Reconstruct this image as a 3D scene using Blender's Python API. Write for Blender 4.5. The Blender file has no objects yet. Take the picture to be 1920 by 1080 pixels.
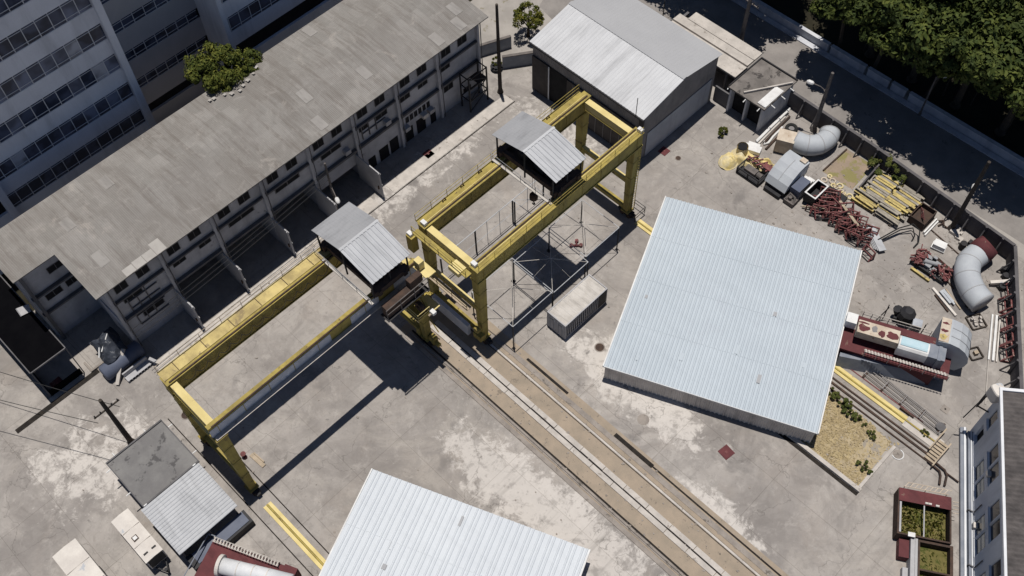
import bpy, math, random
from mathutils import Vector, Matrix
random.seed(7)
R = math.radians
SC = bpy.context.scene
COL = SC.collection
CAMZ = Vector((36.0, -33.0, 90.0))
# ------------------------------------------------------------------ materials
class NT:
    def __init__(s, name):
        s.m = bpy.data.materials.new(name); s.m.use_nodes = True
        s.t = s.m.node_tree; s.b = s.t.nodes['Principled BSDF']
        g = s.n('ShaderNodeNewGeometry'); s.pos = g.outputs['Position']; s.geo = g
    def n(s, ty, **kw):
        nd = s.t.nodes.new(ty)
        for k, v in kw.items():
            if isinstance(k, str) and hasattr(nd, k): setattr(nd, k, v)
        return nd
    def link(s, a, b): s.t.links.new(a, b)
    def scaled(s, sc, off=(0, 0, 0), rz=0):
        mp = s.n('ShaderNodeMapping'); mp.inputs['Scale'].default_value = sc if hasattr(sc, '__len__') else (sc,)*3
        mp.inputs['Location'].default_value = off; mp.inputs['Rotation'].default_value = (0, 0, rz)
        s.link(s.pos, mp.inputs['Vector']); return mp.outputs['Vector']
    def noise(s, scale=1.0, detail=5, rough=.6, dist=0, vec=None, sc3=None, off=(0, 0, 0)):
        nz = s.n('ShaderNodeTexNoise'); nz.inputs['Scale'].default_value = scale; nz.inputs['Detail'].default_value = detail
        nz.inputs['Roughness'].default_value = rough; nz.inputs['Distortion'].default_value = dist
        s.link(vec if vec else s.scaled(sc3 if sc3 else 1, off), nz.inputs['Vector']); return nz.outputs['Fac']
    def ramp(s, fac, lo, hi, a=0.0, b=1.0):
        mr = s.n('ShaderNodeMapRange'); mr.inputs[1].default_value = lo; mr.inputs[2].default_value = hi
        mr.inputs[3].default_value = a; mr.inputs[4].default_value = b; mr.interpolation_type = 'SMOOTHSTEP'
        s.link(fac, mr.inputs[0]); return mr.outputs[0]
    def mix(s, fac, a, b, mode='MIX'):
        mx = s.n('ShaderNodeMix'); mx.data_type = 'RGBA'; mx.blend_type = mode
        for sock, v in ((mx.inputs[0], fac), (mx.inputs[6], a), (mx.inputs[7], b)):
            if hasattr(v, 'is_linked'): s.link(v, sock)
            elif isinstance(v, (int, float)): sock.default_value = v
            else: sock.default_value = (*v, 1)
        return mx.outputs[2]
    def math(s, op, a, b=0.0):
        m = s.n('ShaderNodeMath', operation=op)
        for i, v in enumerate((a, b)):
            if hasattr(v, 'is_linked'): s.link(v, m.inputs[i])
            else: m.inputs[i].default_value = v
        return m.outputs[0]
    def out(s, col, rough=.85, metal=0, bump=None, bstr=.3, bdist=.02):
        if hasattr(col, 'is_linked'): s.link(col, s.b.inputs['Base Color'])
        else: s.b.inputs['Base Color'].default_value = (*col, 1)
        s.b.inputs['Roughness'].default_value = rough; s.b.inputs['Metallic'].default_value = metal
        s.b.inputs['Specular IOR Level'].default_value = .18
        if bump is not None:
            bp = s.n('ShaderNodeBump'); bp.inputs['Strength'].default_value = bstr; bp.inputs['Distance'].default_value = bdist
            s.link(bump, bp.inputs['Height']); s.link(bp.outputs[0], s.b.inputs['Normal'])
        return s.m

def mat(name, c1, c2=None, scale=.8, rough=.8, metal=0, spot=None, spot_scale=2.5, spot_lo=.58, streak=None, bump=.2, srz=0, samt=.55):
    """two-tone weathered paint / stone: c1<->c2 by noise, optional spots (rust, stain) and streaks"""
    s = NT(name)
    if c2 is None: c2 = tuple(c*.72 for c in c1)
    n1 = s.noise(scale, 6, .65)
    col = s.mix(s.ramp(n1, .32, .68), c1, c2)
    if streak:
        st = s.noise(1, 5, .65, vec=s.scaled(streak, rz=R(srz)))
        col = s.mix(s.ramp(st, .45, .75, 0, samt), col, tuple(c*.55 for c in c2))
    if spot:
        sp = s.noise(spot_scale, 5, .7, .3, off=(3, 7, 1))
        col = s.mix(s.ramp(sp, spot_lo, spot_lo+.07, 0, .9), col, spot)
    fine = s.noise(9, 3, .7)
    col = s.mix(.22, col, s.mix(fine, (.35, .35, .35), (1.0, 1.0, 1.0)), 'MULTIPLY')
    s.out(col, rough, metal, fine, bump)
    if max(c1) < .006: s.b.inputs['Specular IOR Level'].default_value = 0
    return s.m

def m_yard():
    s = NT('yard_concrete')
    big = s.noise(.06, 7, .66, 1.0); mid = s.noise(.22, 8, .7, .9, off=(11, 3, 0)); fine = s.noise(1.3, 8, .72)
    grain = s.noise(12, 3, .7)
    col = s.mix(s.ramp(big, .36, .64), (.365, .337, .312), (.250, .230, .215))
    col = s.mix(s.ramp(mid, .45, .68, 0, .75), col, (.205, .187, .174))
    col = s.mix(s.ramp(s.noise(.085, 8, .72, 1.2, off=(60, 12, 0)), .50, .66, 0, .45), col, (.42, .385, .345))
    col = s.mix(s.ramp(s.noise(.5, 8, .74, .5, off=(5, 17, 0)), .50, .70, 0, .6), col, (.43, .40, .37))
    col = s.mix(s.ramp(s.noise(2.3, 6, .75, .5, off=(9, 27, 0)), .56, .70, 0, .55), col, (.195, .178, .165))
    col = s.mix(s.ramp(s.noise(1, 6, .7, sc3=(.05, .55, .3), off=(3, 3, 0)), .55, .72, 0, .4), col, (.215, .195, .18))
    col = s.mix(s.ramp(s.noise(.95, 6, .72, .8, off=(15, 7, 0)), .55, .72, 0, .4), col, (.21, .185, .165))
    col = s.mix(s.ramp(s.noise(.13, 5, .6, .6, off=(40, 2, 0)), .52, .68, 0, .3), col, (.33, .287, .25))
    # pale worn patches with their own shapes
    def blob(cx, cy, sx, sy):
        mp = s.scaled((1/sx, 1/sy, 0), (-cx/sx, -cy/sy, 0))
        ln = s.n('ShaderNodeVectorMath', operation='LENGTH'); s.link(mp, ln.inputs[0])
        return s.ramp(ln.outputs['Value'], .25, 1.25, 1, 0)
    bl = blob(11, -8.5, 15, 4.5)
    for b in ((11, 6.5, 13, 4.0), (24.5, 2.0, 7, 2.5), (17, -9, 12, 7), (-20, -34, 7, 9), (-23, 5, 3, 26), (-16, 24, 9, 5)):
        bl = s.math('MAXIMUM', bl, s.math('MULTIPLY', blob(*b), .8 if b[0] < 0 else 1.0))
    pn = s.noise(.33, 8, .68, 1.2, off=(2, 9, 0))
    pn2 = s.math('ADD', s.math('MULTIPLY', pn, .5), s.math('MULTIPLY', s.noise(1.0, 9, .76, .4, off=(7, 1, 0)), .5))
    pm = s.math('ADD', pn2, s.math('MULTIPLY', bl, .235))
    col = s.mix(s.ramp(pm, .62, .72, 0, .9), col, (.54, .505, .47))
    bt = s.noise(.75, 7, .7, .3, off=(14, 22, 0)); col = s.mix(s.ramp(bt, .52, .63, 0, .55), col, (.27, .25, .232))
    bt2 = s.noise(1.9, 5, .6, .2, off=(3, 2, 0)); col = s.mix(s.ramp(bt2, .60, .67, 0, .45), col, (.24, .22, .205))
    # dark oil stains
    dk = s.noise(.16, 5, .6, .4, off=(31, 12, 0))
    col = s.mix(s.ramp(dk, .60, .70, 0, .5), col, (.14, .13, .125))
    sp = s.noise(3.2, 5, .7, .2, off=(21, 5, 0)); col = s.mix(s.ramp(sp, .66, .72, 0, .75), col, (.56, .53, .49))
    tr = s.noise(1, 5, .7, .3, sc3=(.9, .045, .3), off=(1, 8, 0)); col = s.mix(s.ramp(tr, .56, .70, 0, .35), col, (.20, .185, .172))
    ds = s.noise(.9, 4, .55, .3, off=(8, 1, 0))
    col = s.mix(s.ramp(ds, .69, .75, 0, .6), col, (.15, .14, .135))
    # cracks
    vo = s.n('ShaderNodeTexVoronoi', feature='DISTANCE_TO_EDGE'); vo.inputs['Scale'].default_value = .085
    wv = s.n('ShaderNodeVectorMath', operation='ADD'); nz = s.n('ShaderNodeTexNoise'); nz.inputs['Scale'].default_value = .35; nz.inputs['Detail'].default_value = 5
    s.link(s.pos, nz.inputs['Vector']); sv = s.n('ShaderNodeVectorMath', operation='SCALE'); sv.inputs[3].default_value = 5
    s.link(nz.outputs['Color'], sv.inputs[0]); s.link(s.pos, wv.inputs[0]); s.link(sv.outputs[0], wv.inputs[1]); s.link(wv.outputs[0], vo.inputs['Vector'])
    col = s.mix(s.ramp(vo.outputs['Distance'], .0, .0045, .5, 0), col, (.12, .11, .10))
    # slab joints
    br = s.n('ShaderNodeTexBrick'); br.inputs['Scale'].default_value = 1; br.inputs['Mortar Size'].default_value = .022
    br.inputs['Brick Width'].default_value = 9.1; br.inputs['Row Height'].default_value = 5.2; br.offset = 0
    br.inputs['Color1'].default_value = (1, 1, 1, 1); br.inputs['Color2'].default_value = (.86, .86, .865, 1); br.inputs['Mortar'].default_value = (.45, .43, .41, 1)
    s.link(s.scaled(1, (1.3, 2.2, 0)), br.inputs['Vector'])
    col = s.mix(.55, col, br.outputs['Color'], 'MULTIPLY')
    col = s.mix(.28, col, s.mix(fine, (.4, .4, .4), (1.25, 1.25, 1.25)), 'MULTIPLY')
    return s.out(col, .92, 0, grain, .25)

def m_roof_sheets():
    s = NT('fibre_cement_roof')
    br = s.n('ShaderNodeTexBrick'); br.inputs['Scale'].default_value = 1; br.inputs['Mortar Size'].default_value = .0
    br.inputs['Brick Width'].default_value = 1.05; br.inputs['Row Height'].default_value = 1.75; br.offset = .0; br.inputs['Bias'].default_value = -.15
    br.inputs['Color1'].default_value = (.238, .226, .212, 1); br.inputs['Color2'].default_value = (.295, .28, .264, 1)
    s.link(s.scaled(1, rz=R(90)), br.inputs['Vector'])
    big = s.noise(.16, 6, .65, .5); st = s.noise(1, 7, .72, sc3=(.16, 1.9, .3))
    col = s.mix(s.ramp(big, .35, .7), br.outputs['Color'], (.215, .20, .185))
    col = s.mix(s.ramp(st, .44, .68, 0, .7), col, (.160, .142, .128))
    col = s.mix(s.ramp(s.noise(.75, 7, .72, .7, off=(1, 3, 0)), .50, .70, 0, .5), col, (.33, .31, .29))
    pale = s.noise(.34, 6, .7, .4, off=(4, 4, 0))
    col = s.mix(s.ramp(pale, .60, .70, 0, .55), col, (.37, .34, .31))
    fine = s.noise(5, 5, .7)
    col = s.mix(.3, col, s.mix(fine, (.45, .45, .45), (1.15, 1.15, 1.15)), 'MULTIPLY')
    wvt = s.n('ShaderNodeTexWave'); wvt.bands_direction = 'Y'; wvt.inputs['Scale'].default_value = 1.8; s.link(s.pos, wvt.inputs['Vector'])
    col = s.mix(.10, col, wvt.outputs['Color'], 'MULTIPLY')
    return s.out(col, .95, 0, wvt.outputs['Fac'], .5, .05)

def m_leaf(name, a, b, c):
    s = NT(name)
    r = s.geo.outputs['Random Per Island']; oi = s.n('ShaderNodeObjectInfo')
    col = s.mix(r, a, b)
    col = s.mix(s.math('MULTIPLY', oi.outputs['Random'], .55), col, tuple(x*.55+y*.25 for x, y in zip(a, b)))
    col = s.mix(s.ramp(s.noise(.6, 3, .6), .42, .62, 0, .8), col, c)
    s.out(col, .75); s.b.inputs['Specular IOR Level'].default_value = .2
    return s.m

def m_glass(name, c, rough=.12):
    s = NT(name); s.out(s.mix(s.ramp(s.noise(.45, 2, .5), .42, .62), c, tuple(x*2.2+.006 for x in c)), rough)
    s.b.inputs['Specular IOR Level'].default_value = .3
    return s.m

M = dict(
    yard=m_yard(), sheet_roof=m_roof_sheets(),
    road=mat('road_asphalt', (.20, .185, .175), (.27, .25, .235), .3, .95, spot=(.14, .13, .125), spot_scale=.5, spot_lo=.62),
    pave=mat('footpath_concrete', (.36, .335, .31), (.28, .26, .24), .4, .95, spot=(.20, .18, .12), spot_scale=.7, spot_lo=.62),
    dirt=mat('track_bed_sand', (.345, .28, .215), (.275, .23, .18), .55, .98, spot=(.19, .16, .13), spot_scale=1.6, spot_lo=.60),
    slab=mat('pale_concrete', (.52, .48, .44), (.40, .37, .34), .8, .95, spot=(.26, .23, .205), spot_scale=1.3, spot_lo=.6),
    kerb=mat('rail_kerb_concrete', (.31, .275, .245), (.22, .195, .175), .7, .95, spot=(.13, .115, .10), spot_scale=1.2, spot_lo=.58),
    rail=mat('worn_rail_steel', (.46, .42, .375), (.28, .25, .22), 2, .75, .0),
    rust=mat('rusty_steel', (.085, .055, .042), (.05, .037, .032), 1.5, .9),
    dark=mat('dark_opening', (.012, .012, .014), (.02, .02, .022), 1, .9),
    drain=mat('dark_drain', (.016, .014, .013), (.032, .027, .023), 2, .95),
    straw=mat('dry_grass', (.43, .345, .195), (.34, .27, .16), .9, 1),
    yellow=mat('faded_yellow_paint', (.41, .322, .085), (.275, .215, .068), .7, .7, spot=(.13, .09, .045), spot_scale=1.4, spot_lo=.60, streak=(1.5, 1.5, .15)),
    deck=mat('worn_yellow_deck', (.60, .48, .20), (.34, .265, .12), .55, .8, spot=(.26, .20, .11), spot_scale=.9, spot_lo=.56),
    sheet_pale=mat('pale_replaced_sheet', (.40, .38, .355), (.34, .32, .30), .6, .95),
    sheet_new=mat('newer_roof_sheet', (.305, .29, .274), (.265, .25, .237), .5, .95, streak=(.3, 1.8, .3)),
    rustwhite=mat('rusty_white_paint', (.70, .71, .72), (.60, .61, .63), .9, .6, spot=(.13, .09, .075), spot_scale=1.1, spot_lo=.63),
    strawbed=mat('straw_soil', (.42, .345, .225), (.34, .28, .19), .7, 1, spot=(.28, .25, .215), spot_scale=.6, spot_lo=.55),
    yellow2=mat('bright_yellow_paint', (.70, .58, .27), (.58, .47, .20), .5, .7, spot=(.36, .28, .13), spot_scale=1.1, spot_lo=.64),
    ybeam=mat('chipped_yellow_beam', (.56, .445, .17), (.38, .30, .13), 1.3, .8, spot=(.20, .16, .10), spot_scale=1.7, spot_lo=.55),
    gbeam=mat('weathered_grey_beam', (.36, .325, .27), (.22, .20, .17), 1.5, .85),
    greypatch=mat('grey_primer', (.44, .455, .50), (.53, .54, .58), .9, .8, spot=(.66, .66, .69), spot_scale=1.6, spot_lo=.58),
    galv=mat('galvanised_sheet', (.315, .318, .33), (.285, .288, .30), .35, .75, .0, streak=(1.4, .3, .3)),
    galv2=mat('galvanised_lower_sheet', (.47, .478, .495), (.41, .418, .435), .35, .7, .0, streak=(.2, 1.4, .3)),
    blueshed=mat('pale_blue_sheet', (.47, .52, .565), (.43, .48, .525), .10, .75, 0, streak=(.16, 1.5, .2), srz=-24.2, samt=.10, spot=(.44, .485, .53), spot_scale=.35, spot_lo=.55),
    whiteshed=mat('white_sheet', (.60, .63, .66), (.555, .585, .62), .10, .75, 0, streak=(.16, 1.5, .2), srz=-23.2, samt=.09, spot=(.57, .60, .63), spot_scale=.35, spot_lo=.56),
    shedwall=mat('shed_wall_sheet', (.66, .615, .565), (.52, .48, .44), .6, .8, streak=(1.2, 1.2, .1)),
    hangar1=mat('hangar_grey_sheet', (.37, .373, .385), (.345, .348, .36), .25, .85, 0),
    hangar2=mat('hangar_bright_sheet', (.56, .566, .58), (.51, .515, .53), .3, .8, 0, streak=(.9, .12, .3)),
    hwall=mat('hangar_wall_sheet', (.27, .255, .25), (.20, .19, .19), .5, .85, streak=(.8, .8, .08)),
    hwall2=mat('hangar_pale_wall', (.42, .44, .48), (.35, .37, .41), .4, .85, streak=(.8, .8, .1)),
    hdoor=mat('hangar_dark_door', (.085, .075, .07), (.06, .054, .052), .8, .85, streak=(.8, .8, .08)),
    wall=mat('grey_render_wall', (.50, .50, .53), (.37, .37, .39), .35, .92, streak=(.5, .5, .08), spot=(.25, .245, .26), spot_scale=.8, spot_lo=.63),
    wall_dk=mat('stained_render', (.15, .145, .15), (.11, .107, .11), .5, .92, streak=(.6, .6, .1)),
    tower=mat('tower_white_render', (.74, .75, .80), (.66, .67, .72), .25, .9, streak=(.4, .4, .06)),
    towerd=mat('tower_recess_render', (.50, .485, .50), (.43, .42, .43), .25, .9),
    frame=mat('aluminium_frame', (.62, .63, .66), (.54, .55, .58), 1, .5),
    glass=m_glass('window_glass', (.012, .014, .020)), glass2=m_glass('curtained_glass', (.075, .085, .12), .3),
    glass3=m_glass('blind_behind_glass', (.17, .175, .20), .4), pane=m_glass('office_glass', (.028, .034, .055)),
    pole=mat('pole_timber', (.070, .058, .048), (.045, .038, .034), 1.5, .9),
    polec=mat('pole_concrete', (.17, .15, .14), (.11, .10, .095), 1.5, .9),
    white=mat('white_paint', (.72, .72, .71), (.60, .59, .58), .9, .6),
    offwhite=mat('dirty_white_paint', (.66, .62, .57), (.54, .50, .46), .5, .75, spot=(.40, .42, .45), spot_scale=.8, spot_lo=.60),
    blk=mat('black_paint', (.022, .022, .026), (.035, .034, .036), 1, .6),
    shade=mat('shade_painted_cloth', (.0035, .0035, .0045), (.005, .005, .006), .6, 1),  # deep shade put into the colour: near-black, no specular
    blue=mat('slate_blue_tarpaulin', (.085, .10, .145), (.115, .13, .175), .7, .55),
    bluegrey=mat('blue_grey_steel', (.17, .19, .23), (.24, .255, .29), .8, .6),
    red=mat('dark_red_paint', (.135, .042, .045), (.10, .034, .037), .9, .8, spot=(.20, .14, .11), spot_scale=1.1, spot_lo=.62, streak=(.4, 2, .4)),
    redsteel=mat('red_oxide_steel', (.215, .078, .078), (.115, .050, .048), 2.2, .85, spot=(.38, .32, .27), spot_scale=3, spot_lo=.58),
    duct=mat('galvanised_duct', (.45, .475, .50), (.38, .40, .43), .5, .65, .0, spot=(.30, .27, .25), spot_scale=1.1, spot_lo=.66),
    flange=mat('rusty_white_plate', (.58, .51, .42), (.45, .37, .29), 1.2, .8, spot=(.25, .11, .07), spot_scale=2.2, spot_lo=.60),
    boxroof=mat('container_roof', (.55, .52, .485), (.45, .42, .385), .8, .85, streak=(.5, 2.0, .3), spot=(.37, .34, .31), spot_scale=1.4, spot_lo=.6),
    boxwall=mat('container_grey', (.42, .415, .425), (.35, .345, .355), .6, .75, spot=(.27, .21, .17), spot_scale=1.5, spot_lo=.66),
    flatroof=mat('bitumen_roof', (.155, .15, .15), (.21, .205, .20), .45, .95, spot=(.085, .082, .083), spot_scale=.6, spot_lo=.57),
    oldroof=mat('blackened_slab', (.13, .118, .11), (.22, .20, .185), .55, .95, spot=(.055, .05, .048), spot_scale=.8, spot_lo=.56),
    fence=mat('dark_boundary_wall', (.125, .118, .122), (.085, .08, .084), .5, .95, streak=(.8, .8, .1)),
    limewash=mat('limewashed_wall', (.60, .61, .64), (.47, .48, .52), .5, .95, streak=(.6, .6, .1)),
    tile=mat('dark_tile_roof', (.125, .112, .108), (.075, .068, .067), .8, .9, streak=(.5, 1.6, .4)),
    gutter=mat('white_gutter', (.70, .71, .73), (.62, .63, .65), .6, .7),
    facade=mat('blue_grey_facade', (.66, .69, .74), (.60, .63, .68), .3, .9, streak=(.5, .5, .06)),
    rubber=mat('black_rubber', (.02, .02, .021), (.03, .03, .03), 2, .85),
    tarp=mat('dark_plastic_tarpaulin', (.055, .062, .080), (.035, .040, .052), 1.2, .45),
    brickp=mat('brown_paving', (.31, .24, .18), (.24, .19, .15), .7, .95, spot=(.22, .20, .08), spot_scale=.6, spot_lo=.5),
    skylight=mat('pale_blue_plastic', (.40, .56, .62), (.50, .62, .67), .6, .35),
    ytarp=mat('yellow_tarpaulin', (.66, .52, .20), (.62, .55, .38), .8, .6),
    plank=mat('worn_timber', (.44, .36, .27), (.33, .27, .20), 1.4, .9),
    bark=mat('tree_bark', (.075, .06, .045), (.05, .042, .034), 2, .95),
    leaf=m_leaf('tree_leaves', (.034, .052, .010), (.098, .112, .022), (.024, .038, .009)),
    leaf_t=m_leaf('tower_tree_leaves', (.050, .070, .011), (.15, .15, .028), (.036, .050, .009)),
    leaf_y=m_leaf('yellow_green_leaves', (.075, .082, .010), (.16, .145, .025), (.045, .060, .010)),
    leaf_d=m_leaf('shrub_leaves', (.065, .085, .016), (.16, .155, .045), (.05, .068, .016)),
    moss=mat('weedy_soil', (.115, .105, .035), (.17, .14, .055), 1.2, 1, spot=(.06, .072, .018), spot_scale=1.6, spot_lo=.52),
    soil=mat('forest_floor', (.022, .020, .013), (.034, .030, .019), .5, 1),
    wire=mat('black_cable', (.03, .03, .032), (.04, .04, .04), 1, .7),
)
# ------------------------------------------------------------------ mesh builder
class MB:
    def __init__(s, at=(0, 0, 0), rz=0):
        s.v = []; s.f = []; s.mi = []; s.cur = 0; s.at = Vector(at); s.c = math.cos(R(rz)); s.s = math.sin(R(rz)); s.smooth = False
    def P(s, p):
        x, y, z = p; return (s.at.x+x*s.c-y*s.s, s.at.y+x*s.s+y*s.c, s.at.z+z)
    def add(s, vs, fs, raw=False):
        b = len(s.v); s.v += [tuple(p) if raw else s.P(p) for p in vs]
        for f in fs: s.f.append([b+i for i in f]); s.mi.append(s.cur)
        return s
    def box(s, x0, x1, y0, y1, z0, z1):
        if x0 > x1: x0, x1 = x1, x0
        if y0 > y1: y0, y1 = y1, y0
        vs = [(x0, y0, z0), (x1, y0, z0), (x1, y1, z0), (x0, y1, z0), (x0, y0, z1), (x1, y0, z1), (x1, y1, z1), (x0, y1, z1)]
        return s.add(vs, [(3, 2, 1, 0), (4, 5, 6, 7), (0, 1, 5, 4), (1, 2, 6, 5), (2, 3, 7, 6), (3, 0, 4, 7)])
    def bar(s, p, q, w, h=None):
        p = Vector(p); q = Vector(q); h = h or w; d = (q-p).normalized()
        up = Vector((0, 0, 1)) if abs(d.z) < .95 else Vector((1, 0, 0))
        a = d.cross(up).normalized()*(w/2); b = a.cross(d).normalized()*(h/2)
        vs = [p-a-b, p+a-b, p+a+b, p-a+b, q-a-b, q+a-b, q+a+b, q-a+b]
        return s.add(vs, [(3, 2, 1, 0), (4, 5, 6, 7), (0, 1, 5, 4), (1, 2, 6, 5), (2, 3, 7, 6), (3, 0, 4, 7)])
    def tube(s, pts, r, n=8, caps=True):
        pts = [Vector(p) for p in pts]; rs = r if hasattr(r, '__len__') else [r]*len(pts)
        vs = []; fs = []; prev = None
        for i, p in enumerate(pts):
            d = ((pts[min(i+1, len(pts)-1)]-pts[max(i-1, 0)])).normalized()
            if prev is None:
                up = Vector((0, 0, 1)) if abs(d.z) < .9 else Vector((1, 0, 0)); a = d.cross(up).normalized()
            else:
                a = (prev - d*prev.dot(d)).normalized()
            prev = a; b = d.cross(a)
            for k in range(n):
                t = 2*math.pi*k/n; vs.append(p+(a*math.cos(t)+b*math.sin(t))*rs[i])
        for i in range(len(pts)-1):
            for k in range(n):
                k2 = (k+1) % n; fs.append((i*n+k, i*n+k2, (i+1)*n+k2, (i+1)*n+k))
        if caps: fs += [tuple(range(n-1, -1, -1)), tuple((len(pts)-1)*n+k for k in range(n))]
        return s.add(vs, fs)
    def prism(s, poly, z0, z1):
        n = len(poly); vs = [(x, y, z0) for x, y in poly]+[(x, y, z1) for x, y in poly]
        return s.add(vs, [tuple(range(n-1, -1, -1)), tuple(range(n, 2*n))]+[(i, (i+1) % n, n+(i+1) % n, n+i) for i in range(n)])
    def extr(s, prof, d):
        """solid from a 3-D profile polygon pushed along d"""
        n = len(prof); d = Vector(d); vs = [Vector(p) for p in prof]; vs += [p+d for p in vs]
        return s.add(vs, [tuple(range(n-1, -1, -1)), tuple(range(n, 2*n))]+[(i, (i+1) % n, n+(i+1) % n, n+i) for i in range(n)])
    def cyl(s, x, y, z0, z1, r, n=16): return s.tube([(x, y, z0), (x, y, z1)], r, n)
    def corr(s, o, e1, e2, pitch, h, nrm=(0, 0, 1), prof=((0, 0), (.55, 0), (.65, 1), (.9, 1)), thick=.03):
        """ribbed sheet: ribs run along e2 and repeat along e1"""
        o = Vector(o); e1 = Vector(e1); e2 = Vector(e2); nrm = Vector(nrm); L = e1.length; u = e1/L
        n = max(1, int(round(L/pitch))); p = L/n; line = []
        for i in range(n):
            for a, b in prof: line.append((i*p+a*p, b*h))
        line.append((L, 0)); k = len(line)
        vs = [o+u*a+nrm*b for a, b in line]+[o+u*a+nrm*b+e2 for a, b in line]
        vs += [q-nrm*thick for q in vs]
        fs = [(i, i+1, k+i+1, k+i) for i in range(k-1)]+[(2*k+i+1, 2*k+i, 3*k+i, 3*k+i+1) for i in range(k-1)]
        fs += [(i+1, i, 2*k+i, 2*k+i+1) for i in range(k-1)]+[(k+i, k+i+1, 3*k+i+1, 3*k+i) for i in range(k-1)]
        return s.add(vs, fs)
ORG = {}
def build(name, mb, m, parent=None, smooth=False, label=None):
    ms = m if isinstance(m, (list, tuple)) else [m]
    if parent: org = ORG[parent]
    else:
        xs = [p[0] for p in mb.v]; ys = [p[1] for p in mb.v]; zs = [p[2] for p in mb.v]
        org = Vector(((min(xs)+max(xs))/2, (min(ys)+max(ys))/2, min(zs)))
    me = bpy.data.meshes.new(name)
    me.from_pydata([(p[0]-org.x, p[1]-org.y, p[2]-org.z) for p in mb.v], [], mb.f)
    for q in ms: me.materials.append(q)
    me.polygons.foreach_set('material_index', mb.mi)
    if smooth: me.polygons.foreach_set('use_smooth', [True]*len(me.polygons))
    me.update()
    o = bpy.data.objects.new(name, me); COL.objects.link(o); ORG[o] = org
    if parent: o.parent = parent
    else: o.location = org
    if label: o['label'] = label
    return o
def tag(o, label, cat, group=None):
    o['label'] = label; o['category'] = cat
    if group: o['group'] = group
    return o
def thing(name, label, cat, loc, group=None):
    o = bpy.data.objects.new(name, None); COL.objects.link(o); o.location = loc; o.empty_display_size = .3
    ORG[o] = Vector(loc); return tag(o, label, cat, group)
def solo(name, mb, m, label, cat, group=None, smooth=False): return tag(build(name, mb, m, None, smooth), label, cat, group)
def struct(name, mb, m, kind='structure'):
    o = build(name, mb, m); o['kind'] = kind; return o
def dup(o, loc=None, rz=0, label=None, sc=None, parent=None):
    c = o.copy(); COL.objects.link(c); ORG[c] = Vector(loc) if loc is not None else ORG[o]
    if parent: c.parent = parent
    if loc is not None: c.location = loc
    if rz: c.rotation_euler = (0, 0, R(rz))
    if sc: c.scale = sc
    if label: c['label'] = label
    for ch in list(o.children): dup(ch, parent=c)
    return c
def sheet(x0, x1, y0, y1, z): return MB().add([(x0, y0, z), (x1, y0, z), (x1, y1, z), (x0, y1, z)], [(0, 1, 2, 3)])
def poly(pts, z): return MB().add([(x, y, z) for x, y in pts], [tuple(range(len(pts)))])
# ================================================================== THE GROUND
struct('ground', sheet(-700, 700, -700, 700, 0), M['yard'])
struct('road', sheet(-260, 260, 46.6, 55.0, .008), M['road'])
mb = MB(); mb.add([(30.2, 44.0, .012), (38.9, 29.4, .012), (64, -12, .012), (110, -12, .012), (110, 46.6, .012), (30, 46.6, .012)], [tuple(range(6))]); struct('side_road', mb, M['road'])
struct('footpath', sheet(-20, 30, 44.9, 46.6, .004), M['pave'])
struct('back_lane', poly([(-42, 25.5), (-26.3, 25.5), (-24.6, 31.5), (-24.6, 60), (-42, 60)], .004), M['pave'])
struct('asphalt_patch', poly([(-31.5, 37.5), (-25.0, 36.2), (-24.8, 45), (-31.2, 46.5), (-33.0, 41)], .008), M['road'])
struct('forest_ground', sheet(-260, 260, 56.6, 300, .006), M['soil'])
# crane track corridor
struct('track_bed', sheet(-10, 160, -4.75, 2.05, .006), M['dirt'])
def rail_line(y, w=.16, x0=-9.5, x1=60, m='rail', h=.10):
    mb = MB()
    mb.box(x0, x1, y-w/2, y+w/2, .006, .006+h); mb.box(x0, x1, y-w*1.1, y-w*1.1+.06, .006, .03); mb.box(x0, x1, y+w*1.1-.06, y+w*1.1, .006, .03)
    return mb
t = thing('rail_kerb', 'twin pale concrete sleepers running down the middle of the sandy track', 'rail track', (25, -2, 0))
for y0, y1 in ((-2.58, -2.09), (-1.95, -1.46)):
    mb = MB()
    x = -8.0
    while x < 62:
        L = random.uniform(2.4, 3.4); mb.box(x, x+L-.05, y0+random.uniform(-.02, .02), y1, .004, .12+random.uniform(-.02, .02)); x += L
    build('sleeper', mb, M['slab'], t)
mb = MB(); mb.box(-8, 62, -2.08, -1.94, .004, .03); build('groove', mb, M['drain'], t)
t = thing('crane_track', 'weathered crane rail and kerb along the near side of the sandy strip', 'rail track', (25, -4.3, 0), 'crane rails')
mb = MB(); mb.box(-9, 62, -5.05, -4.62, 0, .09); build('kerb', mb, M['kerb'], t)
mb = MB(); mb.box(-9, 62, -4.50, -4.12, .0, .05); mb.box(-9, 62, -4.36, -4.27, .05, .16); build('rail', mb, M['kerb'], t)
mb = MB(); mb.box(-9, 62, -4.12, -3.92, .0, .014); build('flange_groove', mb, M['drain'], t)
t = thing('crane_track', 'worn shiny crane rail along the far side of the sandy strip', 'rail track', (25, .6, 0), 'crane rails')
mb = MB(); mb.box(-9, 62, .14, .34, .004, .10); build('rail', mb, M['slab'], t)
mb = MB(); mb.box(-9, 62, .34, .40, .004, .016); mb.box(-9, 62, .05, .11, .004, .016); build('flange_groove', mb, M['drain'], t)
mb = MB(); mb.box(-3, 62, .80, 1.30, .0, .05); build('kerb', mb, M['kerb'], t)
def drain(pts, w, label):
    mb = MB()
    for a, b in zip(pts, pts[1:]): mb.bar((*a, .008), (*b, .008), w, .012)
    return solo('drain_channel', mb, M['drain'], label, 'drain')
drain([(-38.5, -28.6), (-37.9, -28.6), (-27.7, -28.55)], .02, 'thin crack drain line under the dark canopy')
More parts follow.
